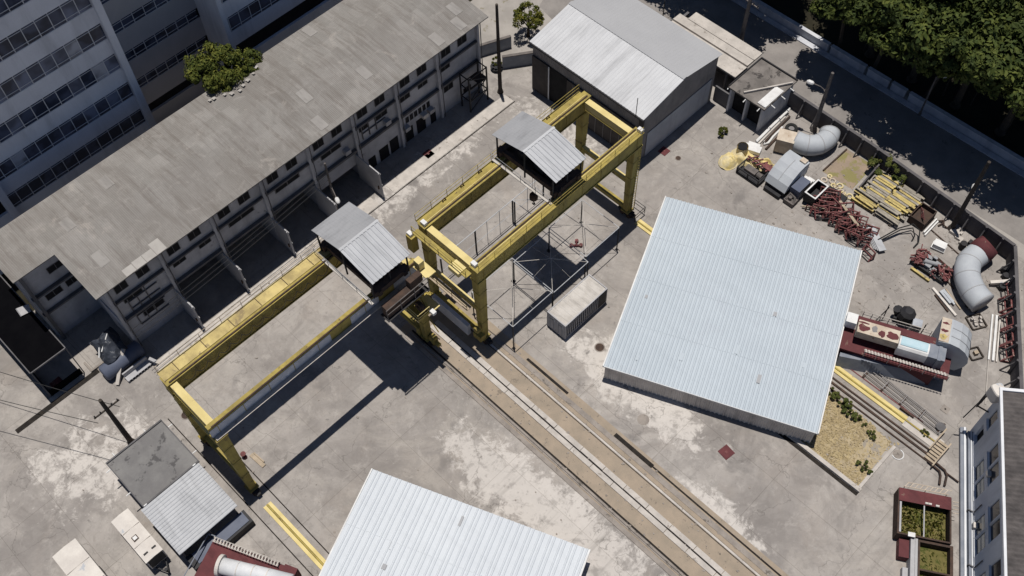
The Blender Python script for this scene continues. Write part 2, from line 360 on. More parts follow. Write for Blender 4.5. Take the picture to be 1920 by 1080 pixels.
solo('drain_channel', MB().box(-27.95, -27.4, -37.4, -28.3, .004, .02), M['drain'], 'long dark drain slot in the yard beside the left dark red plate', 'drain')
solo('drain_channel', MB().box(12.8, 17.4, .98+.35, 1.75, .0, .02), M['drain'], 'short wide dark open channel beside the far crane rail', 'drain')
solo('drain_channel', MB().box(1.4, 6.8, 1.45, 1.72, .0, .02), M['drain'], 'dark narrow gutter by the crane rail nearest the container', 'drain')
solo('drain_channel', MB().box(17.4, 60, 1.45, 1.62, .0, .02), M['drain'], 'long thin dark gutter at the lower end of the far crane rail', 'drain')
solo('drain_channel', MB().box(22.0, 32.2, 12.05, 12.42, .0, .02), M['drain'], 'dark channel along the low wall of the dry grass bed', 'drain')
for y, l in ((-26.6, 'thin rail groove on the hut side of the short yellow guide'), (-24.35, 'thin rail groove on the yard side of the short yellow guide')):
    solo('rail_groove', MB().box(-18.5, 3.4, y-.05, y+.05, .0, .014), M['drain'], l, 'groove', 'grooves beside the outer rail')
solo('drain_channel', MB().box(-22.9, -22.78, -24.5, 24.5, .0, .012), M['drain'], 'long thin groove in the concrete in front of the workshop', 'drain')
mb = MB(); mb.box(-24.4, -22.95, 6.2, 24.4, 0, .05); mb.box(-24.4, -22.95, -4.2, 4.0, 0, .05); mb.box(-24.4, -22.95, -24.2, -6.6, 0, .05)
struct('apron_strip', mb, M['slab'])
# grass bed
struct('planting_bed', poly([(25.0, 12.9), (31.9, 12.9), (31.5, 18.6), (24.4, 18.9)], .012), M['strawbed'])
mb = MB(); rnd = random.Random(5)
for i in range(5200):
    x = rnd.uniform(24.6, 32.0); y = rnd.uniform(12.6, 18.9)
    if x > 29.6 and y > 14.5+rnd.uniform(-1, 1.2) and rnd.random() < .85: continue
    if math.sin(x*1.7+y)+math.sin(y*2.3-x*.8)+rnd.uniform(-1, 1) > 1.7: continue
    a = rnd.uniform(0, 6.28); h = rnd.uniform(.03, .12); w = rnd.uniform(.08, .2); dx, dy = math.cos(a)*w, math.sin(a)*w
    lx, ly = rnd.uniform(-.2, .2), rnd.uniform(-.2, .2)
    mb.add([(x-dx, y-dy, .013), (x+dx, y+dy, .013), (x+lx, y+ly, h)], [(0, 1, 2)])
struct('dry_grass', mb, M['straw'], 'stuff')
mb = MB(); mb.box(22.5, 32.2, 12.45, 12.85, 0, .22); mb.box(31.8, 32.1, 12.85, 18.4, 0, .16)
solo('bed_edging', mb, M['slab'], 'low pale concrete edging around the dry grass bed', 'edging')
struct('brick_patch', poly([(8.3, 40.2), (12.0, 40.4), (11.8, 44.7), (8.4, 44.6)], .01), M['brickp'])
# covers
def plate(x, y, s, rz, label, m='red'):
    t = thing('steel_cover', label, 'cover plate', (x, y, 0), 'square covers in the yard')
    mb = MB((x, y, 0), rz); mb.box(-s, s, -s, s, 0, .05); build('plate', mb, M[m], t)
    mb = MB((x, y, 0), rz); mb.box(-s*.22, s*.22, -s*.2, s*.2, .05, .085); build('lift_handle', mb, M['redsteel'] if m == 'red' else M['drain'], t)
plate(21.3, 7.3, .56, -8, 'dark red square plate alone on the concrete below the blue shed')
plate(-29.3, -31.9, .56, 3, 'dark red square plate beside the long dark drain at left')
plate(-5.85, 30.6, .5, 0, 'dark red square plate beside the end wall of the grey hangar')
plate(33.2, 24.9, .36, 0, 'small grey square cover near the white air unit', 'kerb')
plate(-24.3, 12.4, .5, 0, 'dark red plate at the shadow edge in front of the workshop')
def manhole(x, y, r, label, m='rust'):
    t = thing('manhole', label, 'manhole', (x, y, 0), 'round manholes')
    mb = MB(); mb.cyl(x, y, 0, .03, r*1.25, 24); build('ring', mb, M['kerb'], t)
    mb = MB(); mb.cyl(x, y, 0, .045, r, 24); build('lid', mb, M[m], t)
manhole(5.6, 7.4, .42, 'round rusty manhole between container and blue shed')
manhole(13.7, 4.5, .45, 'round dark manhole with pale halo near the wide open channel', 'kerb')
manhole(-17.6, -25.2, .40, 'round rusty manhole beside the flat roofed hut corner')
manhole(-4.1, 30.9, .28, 'small round manhole beyond the red plate at the hangar')
manhole(-39.6, 31.0, .45, 'round manhole in the lane, farther of two', 'kerb'); manhole(-36.9, 30.8, .42, 'round manhole in the lane, nearer of two', 'kerb')
manhole(-38.6, -38.4, .4, 'round pale manhole at the left edge below the dark canopy', 'slab')
t = thing('manhole', 'round cover with a broken white ring beside the grass bed', 'manhole', (32.6, 18.0, 0), 'round manholes')
mb = MB(); mb.cyl(32.6, 18.0, 0, .03, .45, 24); build('lid', mb, M['kerb'], t)
mb = MB(); mb.tube([(32.6+.52*math.cos(a/10), 18+.52*math.sin(a/10), .04) for a in range(-22, 20, 3)], .06, 6); build('ring', mb, M['white'], t)
mb = MB(); rnd = random.Random(91)
for k in range(700):
    x, y = rnd.choice(((rnd.uniform(-5, 40), rnd.uniform(-4.6, 1.9)), (rnd.uniform(-24, 30), rnd.uniform(-40, 26)), (rnd.uniform(-2, 30), rnd.uniform(26, 44)), (rnd.uniform(6, 34), rnd.uniform(30, 43))))
    r_ = rnd.uniform(.03, .13); n = 5; a0 = rnd.uniform(0, 6)
    mb.prism([(x+r_*rnd.uniform(.5, 1.6)*math.cos(a0+6.283*i/n), y+r_*rnd.uniform(.5, 1.2)*math.sin(a0+6.283*i/n)) for i in range(n)], .002, rnd.uniform(.02, .09))
struct('yard_debris', mb, M['kerb'], 'stuff')
# ================================================================== LONG WORKSHOP
W = thing('workshop_building', 'long grey three storey workshop with a patched fibre cement roof', 'building', (-33.5, -1, 0))
Y0, Y1 = -24.0, 24.2
mb = MB()
mb.box(-38.2, -27.3, Y0, 23.2, 4.5, 11.4)                                   # upper body
mb.box(-38.2, -31.0, Y0, 23.2, 0, 4.5)                                     # recessed ground floor
mb.box(-38.2, -33.6, -28.9, Y0, 0, 11.4)
build('wall', mb, M['wall'], W)
bays = [-24.0, -18.12, -12.22, -6.3, -.45, 5.35, 11.25, 17.15, 23.2]
for i, y in enumerate(bays):
    mb = MB(); mb.box(-31, -26.92, y-.14, y+.14, 0, 4.48); mb.box(-27.32, -26.92, y-.14, y+.14, 4.48, 11.5)
    build('pilaster', mb, M['wall'], W)
    mb = MB(); mb.tube([(-26.84, y+.26, .1), (-26.84, y+.26, 11.2)], .055, 6); build('drainpipe', mb, M['wall_dk'], W)
for i in range(8):
    a, b = bays[i]+.15, bays[i+1]-.15
    mb = MB(); mb.box(-27.3, -26.96, a, b, 7.42, 7.62); mb.box(-27.3, -26.90, a, b, 4.5, 4.78); build('ledge', mb, M['wall_dk'], W)
    mb = MB()
    if i in (0, 5, 6, 7): mb.box(-31, -27.3, a, b, 0, 4.48)                  # bays closed at the ground
    elif i == 4: mb.box(-27.5, -27.3, a, b, 2.3, 4.48)
    else: mb.box(-27.45, -27.3, a, b, 4.15, 4.48)
    build('ground_wall' if i > 3 or i == 0 else 'lintel', mb, M['wall_dk'] if 0 < i < 4 else M['wall'], W)
win = None
def wwin(y, z, w, h, x=-27.3, m='dark'):
    global win
    if win is None:
        mb = MB((x, y, z)); mb.box(-.02, .012, -.5, .5, 0, 1); win = build('window', mb, M['dark'], W)
        mb = MB((x, y, z)); mb.box(.012, .05, -.5, .5, -.06, 0); mb.box(.012, .05, -.5, .5, 1, 1.05); mb.box(.012, .05, -.54, -.5, -.06, 1.05); mb.box(.012, .05, .5, .54, -.06, 1.05); mb.box(.012, .03, -.02, .02, 0, 1)
        f = build('window_frame', mb, M['wall_dk'], win)
        for o in (win, f):
            me = o.data
            for v in me.vertices: v.co -= Vector((x, y, z))-ORG[W]
        win.location = Vector((x, y, z))-ORG[W]; win.scale = (1, w, h); return win
    c = dup(win, parent=W); c.location = Vector((x, y, z))-ORG[W]; c.scale = (1, w, h); return c
for i in range(8):
    y = bays[i]
    wwin(y+1.55, 8.42, 1.25, 1.02); wwin(y+3.95, 8.42, 1.25, 1.02)
for y, w, z, h in ((-21.9, 1.9, 6.55, .85), (-16.6, 1.35, 6.55, .85), (-13.6, 1.3, 6.55, .85), (-9.2, 2.9, 6.5, .9), (-3.4, 2.9, 6.5, .9), (2.3, 2.5, 6.45, .95), (6.7, 1.1, 6.45, .9), (9.2, 1.5, 6.4, 1.1),
                   (12.5, 1.4, 6.4, .95), (15.1, 1.3, 6.5, .85), (18.4, 1.3, 6.5, .85), (18.6, 1.3, 3.2, .85), (21.3, 1.1, 1.0, .6), (-20.8, 2.2, 3.1, .9)):
    wwin(y, z, w, h)
for k in range(6): wwin(12.4+k*.62, 2.9, .42, .8, -27.3)                  # small barred row
for y, w, h in ((12.4, 1.2, 2.0), (14.2, 1.3, 2.1), (16.0, .8, 2.1), (7.0, 1.0, 1.7), (8.7, 1.3, 1.9), (10.2, 1.2, 2.1)):
    mb = MB(); mb.box(-27.32, -27.27, y-w/2, y+w/2, .0, h); build('doorway', mb, M['dark'], W)
# panel grid in the first bay, like pipework and shutters
for yb, zb in ((-22.6, 2.4), (6.4, 5.2)):
    mb = MB()
    for yy, z0, z1 in ((0, 0, 4.6), (1.9, 0, 4.6), (.95, 2.9, 4.0)): mb.box(-27.3, -27.18, yb+yy-.05, yb+yy+.05, zb, min(zb+z1, 9.5) if zb < 4 else zb+2.1)
    for zz in ((.0, 1.5, 2.9, 4.0) if zb < 4 else (.8, 1.9)): mb.box(-27.3, -27.16, yb, yb+3.2, zb+zz, zb+zz+.09)
    build('pipe_grid', mb, M['wall_dk'], W)
for y in (4.0, 9.6, 14.6, 15.6, 12.0):                                    # small wall mounted air units
    mb = MB(); mb.box(-27.28, -26.75, y-.35, y+.35, 5.2 if y < 11 else 2.2, 5.75 if y < 11 else 2.7); build('air_unit', mb, M['offwhite'] if y == 14.6 else M['boxwall'], W)
mb = MB(); mb.box(-33.6, -33.2, -28.9, -24.15, 7.0, 7.2); mb.box(-33.6, -33.2, -28.9, -24.15, 4.3, 4.5); mb.box(-33.6, -33.05, -28.75, -28.45, 0, 11.3); build('ledge', mb, M['wall_dk'], W)
for y, z, w in ((-25.4, 8.6, 1.6), (-26.9, 5.6, 1.6), (-24.9, 5.6, 1.2)): wwin(y, z, w, .8, -33.6)
# roof
mb = MB(); ZE, XE, XB = 11.6, -25.65, -38.6
mb.extr([(XB, -25.1, 11.7), (-32.4, -25.1, 12.35), (XE, -25.1, ZE), (XE, -25.1, ZE-.12), (-32.4, -25.1, 12.23), (XB, -25.1, 11.58)], (0, 48.75, 0))
mb.extr([(XB, -29.35, 11.7), (-32.4, -29.35, 12.35), (-31.9, -29.35, 12.30), (-31.9, -29.35, 12.18), (-32.4, -29.35, 12.23), (XB, -29.35, 11.58)], (0, 4.25, 0))
rf = build('roof', mb, M['sheet_roof'], W)
rnd = random.Random(44)
for k in range(18):
    y = -25.0+1.05*rnd.randrange(45); x = -38.4+1.75*rnd.randrange(7)
    f_ = lambda xx: (11.7+(xx-XB)*.105 if xx < -32.4 else 12.35-(xx+32.4)*.111)+.02
    if x < -32.4 < x+1.7 or rnd.random() < .3: continue
    mb = MB(); mb.extr([(x, y, f_(x)), (x+1.7, y, f_(x+1.7)), (x+1.7, y, f_(x+1.7)+.012), (x, y, f_(x)+.012)], (0, 1.0, 0)); build('newer_sheet', mb, M['sheet_new'], rf)
mb = MB()
for y, x0 in ((-21.8, -26.5), (-20.7, -26.6), (-19.6, -26.6), (-18.5, -27.1)):
    mb.add([(x0, y, 12.35-(x0+32.4)*.111+.03), (XE-.02, y, ZE+.03), (XE-.02, y+1.05, ZE+.03), (x0, y+1.05, 12.35-(x0+32.4)*.111+.03)], [(0, 1, 2, 3)])
build('replaced_sheet', mb, M['sheet_pale'], rf)
mb = MB(); rnd = random.Random(6)
for k in range(9):
    a, b = -35.9+abs(k-4)*-.32+rnd.uniform(-.2, .2), -4.2+k*.75+rnd.uniform(-.2, .2); r_ = rnd.uniform(.12, .3); h_ = 11.85+(a+38.6)*.1
    mb.add([(a-r_, b-r_*.7, h_), (a+r_, b-r_*.5, h_+.1), (a+r_*.6, b+r_, h_+.16), (a-r_*.8, b+r_*.5, h_+.05)], [(0, 1, 2, 3)])
build('broken_sheet', mb, M['sheet_pale'], rf)
# big open door leaves standing out of the bays
for i, (y, x1, ang) in enumerate(((5.0, -23.35, 0), (-.75, -23.6, 0), (-6.35, -24.4, 0), (-12.45, -24.3, 0), (-18.3, -24.0, 0))):
    mb = MB(); mb.box(-27.25, x1, y-.06, y+.06, .06, 4.1)
    for z in (.2, 2.0, 3.8): mb.box(-27.2, x1+.05, y+.06, y+.13, z, z+.14)
    mb.box(x1-.12, x1, y-.12, y-.06, .06, 4.05); d = build('door_leaf', mb, M['boxwall'], W)
    mb = MB(); mb.box(x1-.5, x1-.4, y-.2, y-.06, 1.2, 1.7); build('handle', mb, M['rust'], d)
# lean-on steel stair frame at the far end
t = thing('steel_stair_frame', 'dark open steel frame against the far end of the long workshop', 'steel frame', (-26.0, 21.3, 0))
for x in (-26.7, -25.3):
    for y in (19.9, 22.6):
        mb = MB(); mb.bar((x, y, 0), (x, y, 5.2), .14); build('post', mb, M['blk'], t)
mb = MB()
for z in (1.7, 3.5, 5.1):
    for x in (-26.7, -25.3): mb.bar((x, 19.9, z), (x, 22.6, z), .1)
    for y in (19.9, 22.6): mb.bar((-26.7, y, z), (-25.3, y, z), .1)
mb.bar((-25.3, 19.9, 1.7), (-25.3, 22.6, 3.5), .08); mb.bar((-25.3, 22.6, 3.5), (-25.3, 19.9, 5.1), .08); mb.bar((-25.3, 22.6, 1.7), (-25.3, 19.9, .1), .08); build('brace', mb, M['blk'], t)
mb = MB(); mb.box(-26.7, -25.3, 21.3, 22.6, 3.5, 3.56); build('platform', mb, M['rust'], t)
# ================================================================== OFFICE TOWER
T = thing('office_tower', 'tall pale office tower with long window bands behind the workshop', 'building', (-50, -5, 0))
ROW = [2.80+3.935*k for k in range(0, 7)]       # sill heights; openings 1.75 high
XW, XR = -44.5, -49.6
mb = MB(); mb.box(-62, XW-.35, -60, -7.9, 0, 31); mb.box(-62, XR-.35, -7.9, 3.4, 0, 31); mb.box(-62, XW-.35, 3.4, 40, 0, 31); build('core', mb, M['dark'], T)
def spandrels(x, ya, yb, rows, m, top=2.0):
    z = 0; mb = MB()
    for r in rows:
        mb.box(x-.34, x, ya, yb, z, r); z = r+top
    mb.box(x-.34, x, ya, yb, z, 31); build('spandrel', mb, m, T)
spandrels(XW, -60, -7.95, ROW, M['tower'])
RR = [r-.75 for r in ROW]
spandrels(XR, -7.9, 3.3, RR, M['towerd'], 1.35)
spandrels(XW, 3.4, 40, ROW, M['tower'])
mb = MB(); mb.box(XR, XW+.02, 3.28, 3.4, 0, 31); mb.box(XR, XW-.0, -7.95, -7.85, 0, 31); build('return_wall', mb, M['tower'], T)
for y in (-24.6, -8.15, 3.62):
    mb = MB(); w = .36 if y < 3 else .22; mb.box(XW-.3, XW+(.55 if y < 3 else .06), y-w, y+w, 0, 31); build('pillar', mb, M['tower'], T)
def wintype(w, h, glass):
    mb = MB((XW, 0, 0)); mb.box(-.10, -.06, -w/2, w/2, 0, h)
    o = build('window', mb, M[glass], T)
    mb = MB((XW, 0, 0))
    mb.box(-.06, .0, -w/2, -w/2+.075, 0, h)
    for z in (0, .36, h-.24): mb.box(-.06, -.02, -w/2, w/2, z, z+.055)
    f = build('window_frame', mb, M['frame'], o)
    for q in (o, f):
        for v in q.data.vertices: v.co -= Vector((XW, 0, 0))-ORG[T]
    return o
wt = [wintype(1.35, 2.0, 'pane'), wintype(1.35, 2.0, 'glass2')]; used = [0, 0]
wt.append(wintype(1.35, 2.0, 'glass3')); wr = wintype(1.35, 1.35, 'pane'); rnd = random.Random(3); first = [True]*4
def twin(i, x, y, z):
    src = (wt+[wr])[i]
    c = src if first[i] else dup(src, parent=T)
    first[i] = False; c.location = Vector((x, y, z))-ORG[T]
cnt = 0
for k in range(1, 7):
    ymin = [-24, -24.3, -24.3, -22.2, -20.5, -18.8, -16.9][k]
    for j in range(12):
        y = -8.5-.72-1.345*j
        if y < ymin-.9: continue
        q_ = rnd.random(); twin((2 if q_ < .12 else 1 if q_ < .5 else 0) if k > 1 else 0, XW, y, ROW[k]); cnt += 1
for k, n in ((1, 8), (2, 8), (3, 8), (4, 5)):
    for j in range(n):
        twin(3, XR, -7.0+1.345*j, RR[k]); cnt += 1
for k in (2, 3):
    for j in range(5): twin(0, XW, 4.6+1.345*j, ROW[k]); cnt += 1
for j in range(2): twin(0, XW, 4.6+1.345*(5+j), ROW[2])
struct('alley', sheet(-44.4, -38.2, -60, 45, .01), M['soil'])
# ================================================================== HANGAR
H = thing('hangar', 'grey corrugated metal hangar with a low gable roof and dark sliding doors', 'hangar', (-14.9, 33.7, 0))
hx0, hx1, hy0, hy1, hr = -22.9, -6.9, 27.5, 39.9, 33.7
mb = MB(); mb.extr([(hx0+.05, hy0, 0), (hx0+.05, hy1, 0), (hx0+.05, hy1, 7.15), (hx0+.05, hr, 8.35), (hx0+.05, hy0, 7.15)], (hx1-hx0-.1, 0, 0)); build('wall', mb, M['hwall'], H)
mb = MB(); mb.corr((hx0+4.9, hy0-.02, 0), (hx1-hx0-5.0, 0, 0), (0, 0, 7.1), .3, .04, (0, -1, 0)); mb.corr((hx0+.05, hy0-.02, 5.3), (4.85, 0, 0), (0, 0, 1.8), .3, .04, (0, -1, 0)); build('cladding', mb, M['hwall'], H)
mb = MB(); mb.box(hx0+.1, hx0+2.7, hy0-.22, hy0-.08, .05, 5.25); d = build('sliding_door', mb, M['hdoor'], H)
mb = MB(); mb.box(hx0+2.6, hx0+2.75, hy0-.26, hy0-.22, .05, 5.25); build('edge_strip', mb, M['gutter'], d)
mb = MB(); mb.box(hx0+2.75, hx0+5.4, hy0-.09, hy0-.065, .02, 5.25); build('doorway', mb, M['dark'], H)
mb = MB(); mb.box(hx0+5.4, hx1-.7, hy0-.24, hy0-.09, .05, 5.2); d2 = build('sliding_door', mb, M['hdoor'], H)
mb = MB()
for k in range(8): mb.box(hx0+6.3+k*1.15, hx0+6.36+k*1.15, hy0-.27, hy0-.24, .1, 5.1)
build('seam', mb, M['hwall'], d2)
mb = MB(); mb.box(hx1, hx1+.03, hy0+1.0, hy1-.6, .1, 3.9); build('pale_panel', mb, M['hwall2'], H)
mb = MB(); mb.box(hx1-.5, hx1+.06, hy0-.1, hy0+.12, 0, 7.1); build('corner_trim', mb, M['blk'], H)
e = .22
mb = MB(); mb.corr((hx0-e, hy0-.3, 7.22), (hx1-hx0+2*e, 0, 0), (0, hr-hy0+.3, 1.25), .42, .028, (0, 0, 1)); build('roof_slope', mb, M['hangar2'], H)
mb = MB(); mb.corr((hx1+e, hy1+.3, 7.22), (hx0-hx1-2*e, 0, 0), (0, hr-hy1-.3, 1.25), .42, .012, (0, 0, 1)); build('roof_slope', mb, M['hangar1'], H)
mb = MB(); mb.extr([(hx0-e, hr-.3, 8.50), (hx0-e, hr, 8.56), (hx0-e, hr+.3, 8.50), (hx0-e, hr, 8.46)], (hx1-hx0+2*e, 0, 0)); build('ridge_cap', mb, M['hangar1'], H)
mb = MB(); mb.box(hx0-e, hx1+e, hy0-.46, hy0-.30, 7.05, 7.22); build('gutter', mb, M['blk'], H)
mb = MB(); mb.tube([(-7.6, hy0-.5, 7.1), (-7.6, hy0-.5, 10.0)], .04, 6); build('vent_rod', mb, M['blk'], H)
# ================================================================== TWO BIG SHEDS
def shed(name, label, o, ang, L, D, h, m, pitch, prof, wallpitch=.4, seams=3):
    """o: front-left roof corner; front edge along local x, ribs along local y"""
    t = thing(name, label, 'shed', (o[0], o[1], 0), None)
    c, s = math.cos(R(ang)), math.sin(R(ang))
    at = lambda x, y, z: (o[0]+x*c-y*s, o[1]+x*s+y*c, z)
    V = lambda x, y, z=0: Vector((x*c-y*s, x*s+y*c, z))
    mb = MB((o[0], o[1], 0), ang); mb.box(.12, L-.12, .12, D-.12, 0, h-.14); build('wall', mb, M['shedwall'], t)
    mb = MB(); mb.corr(at(.05, .06, .05), V(L-.1, 0), (0, 0, h-.2), wallpitch, .07, V(0, -1)); mb.corr(at(L-.06, .05, .05), V(0, D-.1), (0, 0, h-.2), wallpitch, .07, V(1, 0))
    mb.corr(at(.06, D-.05, .05), V(0, -(D-.1)), (0, 0, h-.2), wallpitch, .07, V(-1, 0)); build('cladding', mb, M['shedwall'], t)
    mb = MB(); mb.corr(at(-.1, -.12, h-.03), V(L+.2, 0), V(0, D/2+.12, .16), pitch, .075, (0, 0, 1), prof, .03); mb.corr(at(-.1, D/2, h+.13), V(L+.2, 0), V(0, D/2+.12, -.16), pitch, .075, (0, 0, 1), prof)
    r = build('roof', mb, m, t)
    mb = MB((o[0], o[1], 0), ang)
    for k in range(1, seams+1):
        y = D*k/(seams+1); z = h+.13-.32*abs(k/(seams+1)-.5)+.012; mb.box(-.1, L+.1, y-.02, y+.02, z, z+.02)
    build('fixing_line', mb, m, r)
    rr = random.Random(int(L*100))
    for k in range(7):
        x, y = rr.uniform(1, L-1), rr.uniform(1, D-1); z = h+.13-.32*abs(y/D-.5)+.085; w_, d_ = rr.uniform(.08, .2), rr.uniform(.15, .5)
        mb = MB((o[0], o[1], 0), ang); mb.box(x-w_, x+w_, y-d_, y+d_, z, z+.012); build('repair_patch', mb, M['hangar1'] if k % 2 else m, r)
    mb = MB((o[0], o[1], 0), ang); mb.box(L+.1, L+.22, -.12, D+.12, h-.2, h+.09); mb.box(-.22, -.1, -.12, D+.12, h-.2, h+.09); mb.box(-.1, L+.1, -.17, -.12, h-.1, h+.06); build('edge_trim', mb, M['white'], t)
    return t
shed('blue_shed', 'large square shed with a flat pale blue ribbed metal roof', (8.15, 5.15), 24.2, 19.9, 20.9, 2.6, M['blueshed'], .42, ((0, 0), (.50, 0), (.62, 1), (.88, 1)))
shed('white_shed', 'large white ribbed metal roof shed at the bottom edge of the yard', (8.75, -36.3), 23.2, 20.1, 21.0, 2.7, M['whiteshed'], .98, ((0, 0), (.36, 0), (.42, 1), (.50, 1), (.57, 0), (.72, 0), (.79, 1), (.87, 1), (.94, 0)))
# ================================================================== GANTRY CRANES
def rail_run(mb, p, q, h=1.05, step=1.9, r=.035):
    p = Vector(p); q = Vector(q); L = (q-p).length; n = max(1, round(L/step))
    for z in (h, h*.52): mb.tube([p+Vector((0, 0, z)), q+Vector((0, 0, z))], r, 5)
    for i in range(n+1):
        a = p+(q-p)*(i/n); mb.tube([a, a+Vector((0, 0, h))], r, 5)
def crane(name, label, near, far, fn, ff, y0, y1, z, kind, low):
    """near / far: x range of the girder box; fn / ff: x of the feet"""
    cn, cf = (near[0]+near[1])/2, (far[0]+far[1])/2
    t = thing(name, label, 'gantry crane', ((cn+cf)/2, (y0+y1)/2, 0), 'gantry cranes')
    for xt, xb in ((cn, fn), (cf, ff)):
        for y in (y0, y1):
            mb = MB()                                                # tapered box leg
            a, b, c, d = .44, .50, .30, .34
            vs = [(xb-c, y-d, .9), (xb+c, y-d, .9), (xb+c, y+d, .9), (xb-c, y+d, .9), (xt-a, y-b, z-1.9), (xt+a, y-b, z-1.9), (xt+a, y+b, z-1.9), (xt-a, y+b, z-1.9)]
            mb.add(vs, [(3, 2, 1, 0), (4, 5, 6, 7), (0, 1, 5, 4), (1, 2, 6, 5), (2, 3, 7, 6), (3, 0, 4, 7)])
            mb.box(xb-.5, xb+.5, y-.5, y+.5, .86, .95); mb.box(xt-.52, xt+.52, y-.58, y+.58, z-2.0, z-1.9)
            leg = build('leg', mb, M['yellow'], t)
            for q in (.28, .55, .8):
                zz = .9+(z-2.8)*q; xc = xb+(xt-xb)*q; wa = c+(a-c)*q+.035; wb = d+(b-d)*q+.035
                mb = MB(); mb.box(xc-wa, xc+wa, y-wb, y+wb, zz-.05, zz+.05); build('splice_plate', mb, M['yellow'], leg)
            mb = MB(); mb.box(xb-.8, xb+.8, y-.28, y+.28, .30, .86); mb.box(xb-1.05, xb+1.05, y-.2, y+.2, .42, .72); build('bogie', mb, M['blk'], leg)
            for k in (-.45, .45):
                mb = MB(); mb.tube([(xb+k, y-.34, .36), (xb+k, y+.34, .36)], .27, 12); build('wheel', mb, M['rust'], leg)
    for (xa, xb), sgn in ((near, 1), (far, -1)):
        ya, yb = y0-.55, y1+.55
        wi = .36 if (kind == 1 and sgn > 0) else .1
        mb = MB(); mb.box(xa+.08, xb-wi, ya, yb, z-1.80, z-.08); mb.box(xa, xb-(.20 if wi > .2 else 0), ya-.02, yb+.02, z-.08, z); mb.box(xa, xb, ya-.02, yb+.02, z-1.9, z-1.8)
        for k in range(9):
            y = ya+.8+k*(yb-ya-1.6)/8; mb.box(xa+.04, xb-wi+.05, y-.03, y+.03, z-1.8, z-.08)
        g = build('main_girder', mb, M['yellow'], t)
        xr = xb-.16 if (kind == 1) else (xa+.25 if sgn > 0 else xb-.25)
        mb = MB(); mb.box(xr-.06, xr+.06, ya+.3, yb-.3, z+.004, z+.12); build('trolley_rail', mb, M['rust'], g)
        if kind == 1 and sgn < 0:
            mb = MB(); mb.box(xa-.55, xa+.62, ya+.1, yb-.2, z+.02, z+.07)
            for k in range(12):
                y = ya+.6+k*(yb-ya-1.2)/11; mb.bar((xa+.1, y, z-.7), (xa-.5, y, z), .07)
            wk = build('walkway', mb, M['deck'], t)
            mb = MB(); rail_run(mb, (xa-.53, ya+.2, z+.07), (xa-.53, yb-.4, z+.07), .9, 2.2, .025); build('handrail', mb, M['plank'], wk)
        if kind == 1 and sgn > 0:
            for a, b in ((.0, .56), (.66, .80), (.88, .995)):
                mb = MB(); mb.box(xb-wi, xb-wi+.035, ya+(yb-ya)*a, ya+(yb-ya)*b, z-1.78, z-.62); build('grey_side_panel', mb, M['greypatch'], g)
            mb = MB(); mb.box(xb-wi+.04, xb+.14, ya+.1, yb-.1, z-1.795, z-1.76); build('lower_flange', mb, M['slab'], g)
        if kind == 2:
            x = xb-.04 if sgn > 0 else xa-.5
            if sgn < 0:
                mb = MB(); mb.box(xa-.52, xa, ya+.2, yb-.2, z-.32, z-.26)
                for k in range(12): y = ya+.6+k*(yb-ya-1.2)/11; mb.bar((xa+.1, y, z-.8), (xa-.45, y, z-.33), .07)
                wk = build('walkway', mb, M['yellow'], t)
            else: wk = g
            mb = MB(); rail_run(mb, (x, ya+.2, z if sgn > 0 else z-.26), (x, yb-.2, z if sgn > 0 else z-.26), .95, 1.9, .028); build('handrail', mb, M['yellow'], wk)
            mb = MB(); mb.box(xa+.42, xa+.48, ya+.3, yb-.3, z+.002, z+.05); mb.box(xb-.3, xb-.26, ya+.3, yb-.3, z+.002, z+.04); build('cable_strip', mb, M['yellow2'], g)
    for y in (y0, y1):
        mb = MB(); mb.box(far[1], near[0], y-.36, y+.30, z-1.15, z-.22); b = build('end_beam', mb, M['yellow2'], t)
        mb = MB(); mb.box(far[1]+.1, near[0]-.1, y-.44, y+.40, z-1.2, z-1.15); build('stiffener', mb, M['yellow'], b)
        mb = MB(); mb.box(ff+.38, fn-.38, y-.22, y+.22, low, low+.55); b = build('cross_beam', mb, M['yellow'], t)
        mb = MB(); mb.box(ff+.5, fn-.5, y-.2, y+.2, low+.55, low+.58); build('top_plate', mb, M['yellow2'], b)
        mb = MB(); mb.box(ff+.3, fn-.3, y-.24, y+.24, .95, 1.45); build('sill_beam', mb, M['yellow'], t)
    return t
CR1 = crane('gantry_crane', 'yellow gantry crane at left with a wide bright deck and grey patched girder', (-7.92, -7.28), (-14.2, -13.08), -7.0, -14.0, -25.3, -3.7, 13.0, 1, 6.0)
CR2 = crane('gantry_crane', 'yellow gantry crane beside the hangar, standing over the open pipe frames', (-3.72, -2.62), (-10.4, -9.45), -3.15, -10.1, .2, 21.3, 13.0, 2, 5.2)
mb = MB()
for k in range(16):
    y = -24.4+k*1.2; mb.tube([(-13.0, y, 12.4), (-12.97, y+.3, 11.9), (-12.97, y+.6, 11.75), (-12.97, y+.9, 11.9), (-13.0, y+1.2, 12.4)], .03, 4)
build('festoon_cable', mb, M['wire'], CR1)
for k in range(6):
    y = -24.3+k*2.9; mb = MB(); mb.box(-14.6, -13.62, y, y+.06, 13.072, 13.10); build('deck_seam', mb, M['rust'], CR1)
